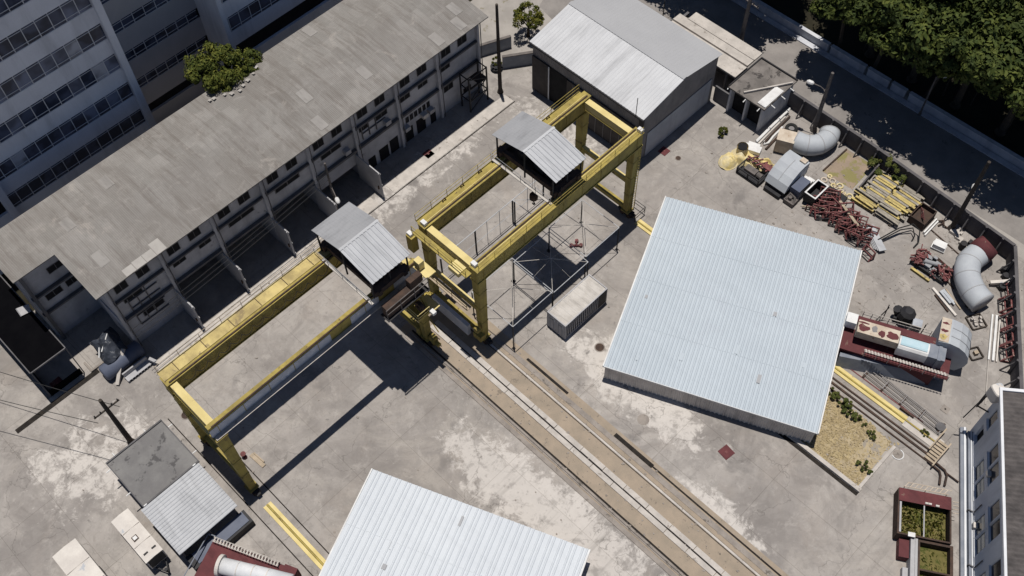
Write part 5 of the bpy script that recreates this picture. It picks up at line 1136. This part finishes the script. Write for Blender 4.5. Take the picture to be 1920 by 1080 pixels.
mb = MB(); mb.box(2.2, 3.6, 34.2, 35.0, .3, .8); mb.tube([(3.7, 34.6, .6), (4.3, 34.6, .6)], .3, 10); build('motor', mb, M['polec'], t)
mb = MB()
for k in range(5): mb.bar((1.8+k*.6, 35.2, 1.0), (2.5+k*.6, 36.3, 1.15), .14)
mb.bar((1.6, 35.6, 1.05), (4.8, 35.7, 1.05), .16); mb.box(3.6, 4.7, 35.4, 36.1, .9, 1.2); build('red_beam', mb, M['redsteel'], t)
t = thing('yellow_tarpaulin', 'crumpled yellow tarpaulin fading to cream over pipes by the hut', 'tarpaulin', (1.6, 36, 0))
mb = MB(); nx = 18; rnd = random.Random(4); vs = []
for i in range(nx+1):
    for j in range(nx+1):
        u, v = i/nx, j/nx
        x = -.3+4.6*u+.25*math.sin(v*7); y = 34.0+1.5*u+ (2.6-.9*u)*v+.2*math.sin(u*8); e = min(u, 1-u, v, 1-v)
        z = .05+min(1, e*5)*(.75+.35*math.sin(u*6+v*3))+ (.14*math.sin(u*23+v*9)+.12*math.sin(v*27-u*8)+.06*rnd.uniform(-1, 1))*min(1, e*8)
        vs.append((x, y, max(.02, z)))
mb.add(vs, [(i*(nx+1)+j, (i+1)*(nx+1)+j, (i+1)*(nx+1)+j+1, i*(nx+1)+j+1) for i in range(nx) for j in range(nx)]); build('sheet', mb, M['ytarp'], t, True)
mb = MB(); vs = []
for i in range(nx+1):
    for j in range(nx+1):
        u, v = i/nx, j/nx; r_ = 1.05*v; a = 2*math.pi*u
        vs.append((.2+r_*math.cos(a)*1.0, 34.3+r_*math.sin(a)*1.25, max(.02, .95*(1-v**2.2)+.17*math.sin(a*5+v*4+math.sin(a*2)*2)*v+.10*math.sin(a*11-v*9+1.3*math.sin(a*3))*v+.07*rnd.uniform(-1, 1))))
mb.add(vs, [(i*(nx+1)+j, i*(nx+1)+j+1, (i+1)*(nx+1)+j+1, (i+1)*(nx+1)+j) for i in range(nx) for j in range(nx)]); build('bundle', mb, M['ytarp'], t, True)
mb = MB(); mb.tube([(.6, 36.0, .1), (.55, 35.9, 1.55)], .62, 16, False); mb.tube([(.6, 36.0, .1), (.56, 35.92, 1.2)], .55, 16); build('pipe_mouth', mb, M['ytarp'], t, True)
mb = MB(); mb.cyl(.56, 35.9, 1.45, 1.52, .53, 16); build('dark_inside', mb, M['dark'], t)
mb = MB((1.0, 37.2, 0), 20); mb.box(-.8, 1.0, -.4, .5, .1, .55); mb.box(-.6, .7, .5, 1.0, .1, .35); solo('crumpled_sheet', mb, M['white'], 'pale blue white sheet metal scrap behind the yellow tarpaulin', 'scrap sheet')
for i, (x, y0, y1, z, m, l) in enumerate(((.45, 38.6, 45.0, .14, 'white', 'longest white pipe lying beside the broken hut wall'), (.85, 38.4, 43.6, .16, 'offwhite', 'cream pipe second from the broken hut wall'), (1.2, 38.9, 44.0, .15, 'rust', 'rusty pipe in the middle of the bundle by the broken hut'), (1.55, 38.6, 42.2, .14, 'white', 'shorter white pipe with a bend near the tyre'), (1.9, 38.4, 42.8, .13, 'rust', 'outer rusty pipe of the bundle by the broken hut'), (.65, 38.3, 44.5, .42, 'white', 'white pipe lying on top of the bundle by the broken hut'))):
    mb = MB(); pts = [(x+.15, y0, z), (x, (y0+y1)/2, z), (x-.1, y1, z)]
    if i == 3: pts = [(x-.3, y0+.6, z), (x-.05, y0+.2, z), (x+.15, y0+.7, z), (x-.02, (y0+y1)/2, z), (x-.1, y1, z)]
    mb.tube(pts, .13, 8); solo('scrap_pipe', mb, M[m], l, 'pipe', 'pipes by the broken hut')
t = thing('tyre', 'black tyre with a pale hub lying on the concrete by the pipes', 'tyre', (2.3, 42.7, 0))
mb = MB(); N = 20; vs = []; fs = []
for i in range(N):
    a = 2*math.pi*i/N
    for j in range(8):
        b_ = 2*math.pi*j/8; rr = .52+.2*math.cos(b_); vs.append((2.3+rr*math.cos(a), 42.7+rr*math.sin(a), .2+.2*math.sin(b_)))
fs = [(i*8+j, ((i+1) % N)*8+j, ((i+1) % N)*8+(j+1) % 8, i*8+(j+1) % 8) for i in range(N) for j in range(8)]
mb.add(vs, fs); build('rubber', mb, M['rubber'], t, True)
mb = MB(); mb.cyl(2.3, 42.7, .1, .2, .33, 14); build('hub', mb, M['hwall'], t)
# yellow beams
def hbeam(L, w=.26, h=.28):
    mb = MB(); mb.box(-L/2, L/2, -w/2, w/2, 0, .03); mb.box(-L/2, L/2, -w/2, w/2, h-.03, h); mb.box(-L/2, L/2, -.02, .02, .03, h-.03)
    for k in (-.4, 0, .4): mb.box(L*k-.02, L*k+.02, -w/2, w/2, .03, h-.03)
    return mb
protos = {}
def beam(L, m, x, y, z, rz, label, group):
    k = (L, m)
    if k not in protos:
        o = solo('steel_beam', hbeam(L), M[m], label, 'beam', group); protos[k] = o; o.location = (x, y, z); o.rotation_euler = (0, 0, R(rz)); return o
    o = dup(protos[k], (x, y, z), rz, label); return o
rnd = random.Random(21)
for lay in range(3):
    for i in (range(17), range(16), range(2, 14))[lay]:
      for side in (-1, 1):
        y = 39.2+i*.315+rnd.uniform(-.04, .04)+lay*.1; L = rnd.choice((2.2, 2.2, 2.7)); x = 15.6+side*(L/2+rnd.uniform(-.25, .35))+(i-8)*.03
        m = 'ybeam' if rnd.random() < (.62 if lay else .4) else 'gbeam'
        beam(L, m, x, y, .18+lay*.32, rnd.uniform(-1.6, 1.6), ('yellow painted' if m == 'ybeam' else 'bare grey')+(' longer' if L > 2.5 else ' short')+' steel beam in the stacked pile beside the fence', ('yellow' if m == 'ybeam' else 'grey')+' beams stacked beside the fence')
for k in range(3): solo('timber_bearer', MB().box(13.6+k*1.9, 13.85+k*1.9, 39.0, 44.6, 0, .17), M['pole'], ('left', 'middle', 'right')[k]+' dark bearer under the pile of yellow beams', 'bearer')
beam(2.2, 'ybeam', 19.1+4.1, 36.0, .02, -2, 'lone short yellow beam lying below the dark red machine scrap', 'yellow beams stacked beside the fence')
# red trestles
def trestle(label, x, y, rz, group):
    t = thing('steel_trestle', label, 'trestle', (x, y, 0), group)
    mb = MB((x, y, 0), rz)
    for sx in (-.75, .75):
        mb = MB((x, y, 0), rz); mb.bar((sx, -.5, .06), (sx, .5, .06), .13); mb.bar((sx, -.45, .1), (sx, .3, 1.25), .13); mb.bar((sx, .45, .1), (sx, .3, 1.25), .13)
        build('leg_frame', mb, M['redsteel'], t)
    mb = MB((x, y, 0), rz); mb.bar((-.8, .3, 1.25), (.8, .3, 1.25), .14); mb.bar((-.8, -.1, .7), (.8, -.1, .7), .1); build('top_bar', mb, M['redsteel'], t)
    mb = MB((x, y, 0), rz); mb.bar((-.75, -.5, .06), (.75, -.5, .06), .13); mb.bar((-.75, .5, .06), (.75, .5, .06), .12); mb.bar((-.7, -.48, .1), (.0, .28, 1.2), .08); build('base_bar', mb, M['blk'], t)
    return t
names = ['nearest the grey duct elbow', 'second from the grey duct elbow', 'third from the grey duct elbow', 'fourth from the grey duct elbow', 'fifth from the grey duct elbow', 'farthest from the grey duct elbow']
tr = None
for k, (x, y) in enumerate(((30.6, 40.0), (31.2, 38.5), (32.3, 36.9), (33.2, 35.3), (34.1, 33.8))):
    l = 'red steel trestle by the fence, '+(names[k] if k < 4 else names[5])
    if tr is None: tr = trestle(l, x, y, -52, 'red trestles along the fence')
    else: dup(tr, (x, y, 0), rnd.uniform(-8, 8), l)
rnd = random.Random(31)
for i in range(42):
    x = 10.7+6.0*((i % 10)/9.)+rnd.uniform(-.25, .25); y = 35.1+.62*(i//10)+rnd.uniform(-.25, .25)-(x-13)*.06
    c = dup(tr, (x, y, rnd.uniform(0, .35)*(i//10 > 0)), rnd.uniform(0, 360) if i % 4 == 0 else 95+rnd.uniform(-25, 25), 'red steel trestle jumbled in the pile behind the blue shed', (rnd.uniform(.6, .95),)*3)
    c['group'] = 'red trestles piled behind the blue shed'
    if i % 3: c.rotation_euler[0] = rnd.uniform(-.35, .35); c.location.z += .15
dup(tr, (18.0, 34.3, 0), 40, 'single red trestle standing apart below the white sheet stack', (.85,)*3)['group'] = 'red trestles piled behind the blue shed'
mb = MB(); mb.bar((9.6, 34.7, .3), (11.8, 35.9, .7), .16); solo('timber_plank', mb, M['plank'], 'pale plank sticking out of the red trestle pile', 'plank')
mb = MB(); mb.bar((12.3, 37.2, 1.25), (15.5, 35.9, 1.15), .3, .2); solo('timber_plank', mb, M['plank'], 'pale plank lying across the red trestle pile', 'plank')
mb = MB((17.3, 36.6, 0), -33)
for k in range(4): mb.box(-1.6+.1*k, 1.3+.2*k, -.55+.08*k, .55-.03*k, .12*k+.05, .12*k+.15)
solo('sheet_stack', mb, M['galv2'], 'small stack of pale metal sheets at the end of the trestle pile', 'sheet stack')
t = thing('open_skip', 'dark open box with rusty scrap at the end of the yellow beam pile', 'skip', (19.3, 42.0, 0))
mb = MB(); x0, x1, y0, y1 = 18.5, 20.3, 40.8, 43.2
mb.box(x0, x0+.1, y0, y1, 0, 1.1); mb.box(x1-.1, x1, y0, y1, 0, 1.1); mb.box(x0+.1, x1-.1, y0, y0+.1, 0, 1.1); mb.box(x0+.1, x1-.1, y1-.1, y1, 0, 1.1); mb.box(x0+.1, x1-.1, y0+.1, y1-.1, .1, .5); build('body', mb, M['rust'], t)
mb = MB()
for k in range(8): mb.bar((18.7+k*.1, 42.9-k*.15, .6), (19.2+k*.1, 42.3-k*.12, 1.0), .08)
build('rusty_scrap', mb, M['redsteel'], t)
mb = MB(); mb.box(20.55, 20.7, 40.6, 43.0, .0, .35); mb.box(20.8, 20.95, 40.4, 42.9, 0, .3); solo('white_batten', mb, M['white'], 'pair of white battens beside the dark open box', 'batten')
mb = MB(); mb.tube([(17.8, 36.4, .5), (18.6, 38.8, .9), (19.4, 40.2, 1.0), (20.3, 40.1, .8), (20.9, 39.2, .3), (20.9, 38.4, .1)], .07, 7); mb.tube([(17.9, 36.2, .4), (18.8, 38.9, .7), (19.6, 39.9, .8), (20.2, 39.5, .4), (20.3, 39.0, .1)], .07, 7); solo('hose', mb, M['rubber'], 'pair of black hoses arching out of the sheet stack', 'hose')
t = thing('scrap_machine', 'rusty dark red stripped machine with grey parts in the middle of the yard', 'scrap machine', (23.2, 37.3, 0))
mb = MB(); mb.box(21.6, 25.4, 36.5, 36.7, .2, .5); mb.box(21.6, 25.4, 38.1, 38.3, .2, .5)
for x in (21.7, 23.4, 25.2): mb.box(x, x+.2, 36.7, 38.1, .2, .45)
build('frame', mb, M['blk'], t)
rnd = random.Random(77); mb = MB()
for i in range(80):
    if i == 40: build('red_part', mb, M['redsteel'], t); mb = MB()
    x = rnd.uniform(21.5, 22.6) if i < 40 else rnd.uniform(24.0, 25.6);  y = rnd.uniform(36.5, 38.3); z = rnd.uniform(.4, 1.1); a = Vector((rnd.uniform(-1, 1), rnd.uniform(-1, 1), rnd.uniform(-.4, .4)))*rnd.uniform(.25, .5); mb.bar(Vector((x, y, z))-a, Vector((x, y, z))+a, rnd.uniform(.08, .2))
build('red_part', mb, M['redsteel'], t)
mb = MB()
for i in range(14):
    x = rnd.uniform(22.5, 24.2); y = rnd.uniform(36.8, 38.4); s = rnd.uniform(.12, .3); z = rnd.uniform(.4, .9); mb.box(x-s, x+s, y-s*.7, y+s*.7, z, z+s)
mb.tube([(22.6, 37.2, .8), (24.0, 37.8, .8)], .22, 10); build('grey_part', mb, M['galv'], t)
mb = MB()
for k in range(4): mb.bar((22.4+.3*k, 38.6+.15*k, .1), (24.8+.3*k, 38.3+.1*k, .12), .1)
mb.bar((25.2, 37.4, .1), (26.6, 36.9, .1), .1); build('loose_bar', mb, M['rust'], t)
mb = MB((22.7, 40.2, 0), 12); mb.box(-.62, .62, -.42, .42, .25, .75); mb.box(-.7, .7, -.5, .5, .1, .25); solo('white_box', mb, M['white'], 'small white box on the ground between dark pole and scrap machine', 'box')
for i, (p, q, w, m, l) in enumerate((((25.0, 35.5), (28.4, 34.3), .24, 'offwhite', 'long white pole lying below the scrap machine'), ((26.0, 36.3), (28.3, 35.3), .14, 'plank', 'cream batten on the ground below the scrap machine'), ((25.6, 35.0), (27.6, 34.2), .16, 'rust', 'dark rusty bar beside the long white pole'), ((26.9, 36.9), (28.9, 36.0), .14, 'slab', 'thin pale batten nearest the red ended elbow'))):
    mb = MB(); mb.bar((*p, .12), (*q, .12), w); solo('scrap_bar', mb, M[m], l, 'bar')
mb = MB((26.3, 35.7, 0), -20); mb.box(-.5, 1.1, -.35, .25, .05, .3); mb.box(-.2, 1.4, -.1, .1, .3, .36); solo('crumpled_sheet', mb, M['duct'], 'crumpled pale metal sheet among the poles below the scrap machine', 'scrap sheet')
def pallet(x, y, rz, s, label, fill):
    t = thing('pallet', label, 'pallet', (x, y, 0), 'pallets by the fence')
    mb = MB((x, y, 0), rz)
    for k in (-1, 1): mb.box(-s, s, k*s-.06, k*s+.06, 0, .22); mb.box(k*s-.06, k*s+.06, -s+.06, s-.06, .05, .2)
    build('frame', mb, M['pole'], t)
    if fill:
        mb = MB((x, y, 0), rz); r = random.Random(5)
        for i in range(12): a = r.uniform(-.7, .5)*s; b = r.uniform(-.7, .6)*s; q = r.uniform(.1, .22); mb.box(a, a+q*1.5, b, b+q, .02+i*.004, .2+r.uniform(.05, .3))
        build('rubble', mb, M['slab'], t)
    else: mb = MB((x, y, 0), rz); mb.box(-.3*s, .3*s, -.2*s, .5*s, 0, .4); build('block', mb, M['plank'], t)
pallet(30.2, 35.1, -30, .75, 'timber frame full of pale rubble near the white gutter lengths', True)
pallet(32.0, 31.9, -30, .6, 'empty timber frame with one block near the duct rig elbow', False)
for k, (dx, w, m) in enumerate(((0, .16, 'white'), (.35, .22, 'white'), (.65, .12, 'offwhite'))):
    mb = MB(); mb.bar((30.9+dx, 36.9+dx*.5, .15), (33.3+dx, 32.2+dx*.5, .15), w); solo('white_gutter_length', mb, M[m], ('inner thin', 'wide middle', 'outer cream')[k]+' long white gutter length lying parallel to the fence', 'gutter length', 'white gutter lengths')
mb = MB(); mb.tube([(33.3, 32.2, .1), (35.6, 27.9, .1)], .05, 6); solo('conduit', mb, M['slab'], 'thin pale conduit running from the gutter lengths along the yard', 'conduit')
t = thing('scrap_pump', 'white and black scrap parts heaped between the red ended elbow and trestles', 'scrap heap', (29.6, 41.2, 0))
mb = MB(); mb.bar((28.8, 39.8, .4), (30.2, 41.0, .8), .35); mb.bar((30.1, 40.8, .7), (29.8, 42.4, .6), .22); mb.bar((30.2, 41.0, .7), (30.6, 40.3, .3), .2); build('white_arm', mb, M['offwhite'], t)
mb = MB()
for x, y in ((29.0, 42.2), (29.5, 41.6), (30.4, 41.4), (29.9, 40.2)): mb.tube([(x, y, .1), (x, y, .6)], .33, 10); mb.box(x-.4, x+.2, y-.2, y+.3, 0, .3)
build('black_drum', mb, M['blk'], t)
mb = MB()
for x, y, s in ((22.9, 42.9, .5), (23.6, 42.6, .4), (24.3, 42.3, .45), (24.9, 42.2, .3), (23.2, 43.3, .35)): mb.box(x-s, x+s, y-s*.6, y+s*.6, 0, s*.7)
solo('concrete_rubble', mb, M['slab'], 'pale rubble heap at the foot of the dark pole', 'rubble')
mb = MB(); mb.tube([(24.4, 41.8, 0), (24.4, 41.8, .9)], .35, 10); mb.box(24.6, 25.3, 42.2, 42.7, .6, .9); solo('black_sack', mb, M['blk'], 'black sack beside the rubble heap at the dark pole', 'sack')
mb = MB(); mb.tube([(20.7, 42.9, .1), (21.3, 43.3, .3), (21.6, 42.8, .3), (22.0, 42.9, .1)], .1, 6); mb.tube([(21.2, 42.5, .1), (21.4, 43.1, .25), (21.1, 43.4, .1)], .1, 6); solo('bent_hose', mb, M['rust'], 'dark bent hose on the ground by the white battens', 'hose')
mb = MB(); mb.bar((20.9, 41.6, .05), (25.2, 40.8, .05), .12); solo('low_curb', mb, M['rust'], 'thin dark strip on the ground between white box and rubble', 'kerb strip')
mb = MB(); mb.bar((8.3, 40.3, .1), (8.4, 44.5, .1), .14, .2)
solo('bed_edging', mb, M['rust'], 'rusty edging board along the brown paved patch', 'edging')
mb = MB(); mb.bar((12.6, 40.4, .45), (12.35, 44.6, .45), .16, .9); solo('low_wall', mb, M['fence'], 'dark low wall between brown patch and yellow beam pile', 'wall')
rnd = random.Random(15)
for i in range(10):
    x, y = 9.0+.38*i+rnd.uniform(-.15, .15), 39.75-.05*i+rnd.uniform(-.45, .45); t = None
    mb = MB(); rr = rnd.uniform(.20, .34); mb.tube([(x+rr*math.cos(a/8*6.283), y+rr*math.sin(a/8*6.283), .1) for a in range(9)], .10, 6)
    solo('yellow_ring', mb, M['ytarp'] if i % 2 else M['flange'], 'cream or yellow pipe ring lying below the brown paved patch', 'pipe ring', 'pipe rings below the brown patch')
mb = MB(); mb.box(10.1, 12.4, 37.9, 38.9, 0, .4); mb.box(10.6, 11.6, 38.1, 38.7, .4, .7); solo('dark_sheet_heap', mb, M['blk'], 'dark sheet heap between pipe rings and red trestle pile', 'heap')
# ================================================================== TREES AND PLANTS
def crown_mesh(rx, ry, rz, nblob, nleaf, leaf, seed, flat=.35):
    """leaf quads spread over many small clumps inside an uneven ellipsoid centred on 0,0,0"""
    r = random.Random(seed); mb = MB(); blobs = []
    for i in range(nblob):
        a = r.uniform(0, 2*math.pi); d = r.random()**.43; zz = r.uniform(-flat, 1)*(1-d*d*.42)
        bl = r.uniform(.12, .30)*min(rx, ry)
        blobs.append((d*rx*.92*math.cos(a), d*ry*.92*math.sin(a), zz*rz*.85, bl))
    for i in range(nleaf):
        bx, by, bz, br = blobs[r.randrange(nblob)]
        u = r.uniform(-1, 1); t = r.uniform(0, 2*math.pi); s = math.sqrt(1-u*u); rad = br*r.uniform(.55, 1.08)
        n = Vector((s*math.cos(t), s*math.sin(t), u)); c = Vector((bx, by, bz))+Vector((n.x*rad, n.y*rad, n.z*rad*.7))
        n = (n+Vector((r.uniform(-.7, .7), r.uniform(-.7, .7), r.uniform(-.3, .9)))).normalized()
        a = n.cross(Vector((r.uniform(-1, 1), r.uniform(-1, 1), .3))).normalized(); b = n.cross(a); L = leaf*r.uniform(.6, 1.25); w = L*r.uniform(.4, .65)
        mb.add([c-a*L, c-b*w+n*L*.12, c+a*L, c+b*w+n*L*.12], [(0, 1, 2, 3)])
    return mb, blobs
def tree(label, x, y, h, crown_z, mb_blobs, leafm, group, rtrunk=.3, lean=(0, 0), z0=0, name='broadleaf_tree'):
    t = thing(name, label, 'tree', (x, y, z0), group)
    mbc, blobs = mb_blobs
    mb = MB(); top = Vector((x+lean[0], y+lean[1], crown_z)); base = Vector((x, y, z0))
    mid = (base+top)/2+Vector((rtrunk*.8, -rtrunk*.5, 0))
    mb.tube([base, base+Vector((0, 0, rtrunk)), mid, top], [rtrunk*1.7, rtrunk*1.1, rtrunk*.85, rtrunk*.6], 9)
    r = random.Random(int(x*10+y))
    for bl in r.sample(blobs, min(len(blobs), 9)):
        e = top+Vector((bl[0], bl[1], bl[2]))*.9; m_ = (mid+e)/2+Vector((0, 0, .08*h)); mb.tube([mid+(top-mid)*r.random(), m_, e], [rtrunk*.5, rtrunk*.3, rtrunk*.1], 6)
    build('trunk', mb, M['bark'], t)
    mb2 = MB(); mb2.v = [(p[0]+top.x, p[1]+top.y, p[2]+top.z) for p in mbc.v]; mb2.f = mbc.f; mb2.mi = mbc.mi
    build('crown', mb2, M[leafm], t)
    return t
# the wood beyond the road
FOREST = []
variants = []
lab = 'tall dense green tree in the wood beyond the low wall of the road'
for k in range(4):
    variants.append(tree(lab, 2.0+5.7*k, 58.2, 17, 12.0+.5*k, crown_mesh(6.0+.3*k, 7.0, 4.4, 105, 16000, .33, 40+k, .55), 'leaf', 'trees of the wood beyond the road', .38, (.3, -3.1)))
rnd = random.Random(8)
spots = []
for row, (yy, nx_) in enumerate(((63.5, 6), (71.5, 6), (79.5, 6))):
    for i in range(nx_): spots.append((-4.0+7.0*i+rnd.uniform(-1.2, 1.2)+row*1.2, yy+rnd.uniform(-1.2, 1.2)))
spots += [(26.4, 60.2), (32.0, 62.0), (39, 63.0), (-13.2, 58.4), (-19.2, 57.8), (-25.0, 58.2), (-31.0, 58.5)]
for i, (x, y) in enumerate(spots):
    v = variants[(i*3+1) % 4]
    dup(v, (x, y, 0), rnd.uniform(-60, 60) if y > 62 else rnd.uniform(-12, 12), None, (1, 1, rnd.uniform(.95, 1.18)))
low = None
for x, y in ((-1.3, 56.9), (3.6, 56.8), (10.4, 57.0)):
    if low is None: low = tree('smaller green tree leaning over the low white wall of the road', x, y, 10, 9.4, crown_mesh(3.9, 3.9, 2.2, 50, 6500, .31, 90, .4), 'leaf', 'smaller trees leaning over the road wall', .22, (.4, -3.3))
    else: dup(low, (x, y, 0), 14, None, (1, 1, 1.05))
# low branches and saplings under the canopy
sap = None
for i, (x, y) in enumerate(((1.2, 58.2), (4.5, 59.6), (11.6, 58.6), (14.6, 59.4), (19.5, 58.3), (22.5, 59.5))):
    l = 'slender understorey tree with sparse leaves behind the low road wall'
    if sap is None: sap = tree(l, x, y, 5, 4.2, crown_mesh(1.7, 1.7, 1.3, 9, 380, .28, 70), 'leaf_d', 'understorey trees behind the road wall', .1)
    else: dup(sap, (x, y, 0), rnd.uniform(0, 360), None, (rnd.uniform(.7, 1.3),)*3)
def two_crowns():
    a, ba = crown_mesh(3.5, 3.4, 2.1, 62, 9000, .19, 3); b, bb = crown_mesh(2.2, 2.2, 1.3, 30, 3600, .19, 5); c, bc = crown_mesh(2.0, 1.9, 1.2, 26, 2700, .19, 6)
    out, bl = MB(), []
    for q, qb, off in ((a, ba, (-.3, -.6, 0)), (b, bb, (.9, 2.3, -.3)), (c, bc, (1.5, -1.4, -.4))):
        n = len(out.v); out.v += [(p[0]*.84+off[0]*.84, p[1]*.84+off[1]*.84, p[2]+off[2]) for p in q.v]; out.f += [[i+n for i in f] for f in q.f]; out.mi += q.mi
        bl += [(p[0]+off[0], p[1]+off[1], p[2]+off[2], p[3]) for p in qb]
    return out, bl
tree('bushy yellow green tree rising between the tower and the workshop roof', -41.2, -1.0, 14, 12.2, two_crowns(), 'leaf_t', None, .3, (1.6, .4))
tree('small round green tree standing in the lane by the hangar', -29.0, 33.0, 4.5, 2.9, crown_mesh(1.8, 1.8, 1.5, 48, 4200, .13, 11), 'leaf_y', None, .16)
def shrub(label, x, y, rx, ry, rz, n, seed, lf='leaf_d', name='shrub', group=None, leaf=.13, z0=0):
    t = thing(name, label, 'shrub', (x, y, z0), group)
    mbc, bl = crown_mesh(rx, ry, rz, 12, n, leaf, seed, .1)
    mb = MB((x, y, z0+rz*.45)); mb.v = [(p[0]+x, p[1]+y, max(z0+.02, p[2]+z0+rz*.45)) for p in mbc.v]; mb.f = mbc.f; mb.mi = mbc.mi; build('foliage', mb, M[lf], t)
    mb = MB()
    for b in bl[:6]: mb.tube([(x, y, z0), (x+b[0]*.8, y+b[1]*.8, z0+rz*.45+b[2]*.6)], [.05, .02], 5)
    build('stem', mb, M['bark'], t)
    return t
shrub('small round bush alone on the concrete in front of the broken hut', -2.8, 36.8, .62, .62, .8, 700, 21, 'leaf_y')
shrub('green shrub growing at the upper edge of the yellow beam pile by the fence', 13.6, 44.2, 2.5, 1.25, 2.0, 4600, 22, 'leaf_d', leaf=.16)
shrub('leafy shrub behind the beam pile nearest the brown paved patch', 11.9, 44.6, .9, .6, 1.2, 900, 25, 'leaf_d', leaf=.15)
for i, (x, y, s, l) in enumerate(((24.8, 18.7, .8, 'green weed bush at the shed end of the grass bed'), (25.9, 18.6, 1.05, 'largest green weed bush along the rail edge of the grass bed'), (27.1, 18.4, .85, 'green weed bush in the middle of the rail edge of the grass bed'), (28.2, 18.3, .55, 'low green weed bush beside the larger weeds at the rails'), (29.9, 17.9, .55, 'small green weed bush near the outer corner of the grass bed'), (31.2, 14.8, .7, 'dull green weed bush at the lower right corner of the grass bed'), (33.2, 21.4, .4, 'tiny green weed growing on the yellow guide end'))):
    shrub(l, x, y, s*1.3, s*.75, s*.7, int(1300*s), 30+i, 'leaf_d', 'weed_bush', 'weed bushes by the grass bed', .10)
t = thing('potted_plant', 'green plant in a dark round tub near the tall pole', 'potted plant', (-27.9, 26.6, 0))
mb = MB(); mb.tube([(-27.9, 26.6, 0), (-27.9, 26.6, .45)], [.55, .75], 14); build('tub', mb, M['blk'], t)
mbc, bl = crown_mesh(.55, .55, .9, 8, 500, .16, 55, .1); mb = MB(); mb.v = [(p[0]-27.9, p[1]+26.6, p[2]+1.1) for p in mbc.v]; mb.f = mbc.f; mb.mi = mbc.mi; build('foliage', mb, M['leaf_y'], t)
# ================================================================== LIGHT, SKY, CAMERA
sd = Vector((.098, -.06, -1)).normalized()
sun = bpy.data.lights.new('sun', 'SUN'); so = bpy.data.objects.new('sun', sun); COL.objects.link(so)
sun.energy = 4.6; sun.angle = R(.5); sun.color = (1, .955, .89); so.rotation_euler = sd.to_track_quat('-Z', 'Y').to_euler()
w = bpy.data.worlds.new('World'); SC.world = w; w.use_nodes = True; nt = w.node_tree
sky = nt.nodes.new('ShaderNodeTexSky'); sky.sky_type = 'NISHITA'; sky.sun_disc = False; sky.air_density = .6; sky.dust_density = .2; sky.ozone_density = 2.0
el = math.asin(-sd.z); sky.sun_elevation = el; sky.sun_rotation = math.atan2(-sd.x, -sd.y)
bg = nt.nodes['Background']; bg.inputs['Strength'].default_value = .066; nt.links.new(sky.outputs[0], bg.inputs[0])
cam = bpy.data.cameras.new('camera'); co = bpy.data.objects.new('camera', cam); COL.objects.link(co)
cam.sensor_width = 36; cam.lens = 36*1975.7/1920; cam.clip_end = 3000; cam.clip_start = 1
p_, ro_, ya_ = R(57.605), R(2.1055), R(-46.438)
fwd = Vector((0, math.cos(p_), -math.sin(p_))); right = Vector((1, 0, 0)); down = fwd.cross(right)
c_, s_ = math.cos(ro_), math.sin(ro_)
r2 = right*c_+down*s_; d2 = down*c_-right*s_
rot = Matrix.Rotation(-ya_, 3, 'Z')                                       # world X runs along the crane tracks
r2, d2, f2 = rot @ r2, rot @ d2, rot @ fwd
mw = Matrix((r2, -d2, -f2)).transposed().to_4x4(); mw.translation = CAMZ
co.matrix_world = mw; SC.camera = co
SC.view_settings.view_transform = 'Standard'; SC.view_settings.look = 'None'; SC.view_settings.gamma = 1; SC.view_settings.exposure = -.06
SC.cycles.max_bounces = 6; SC.cycles.use_denoising = True
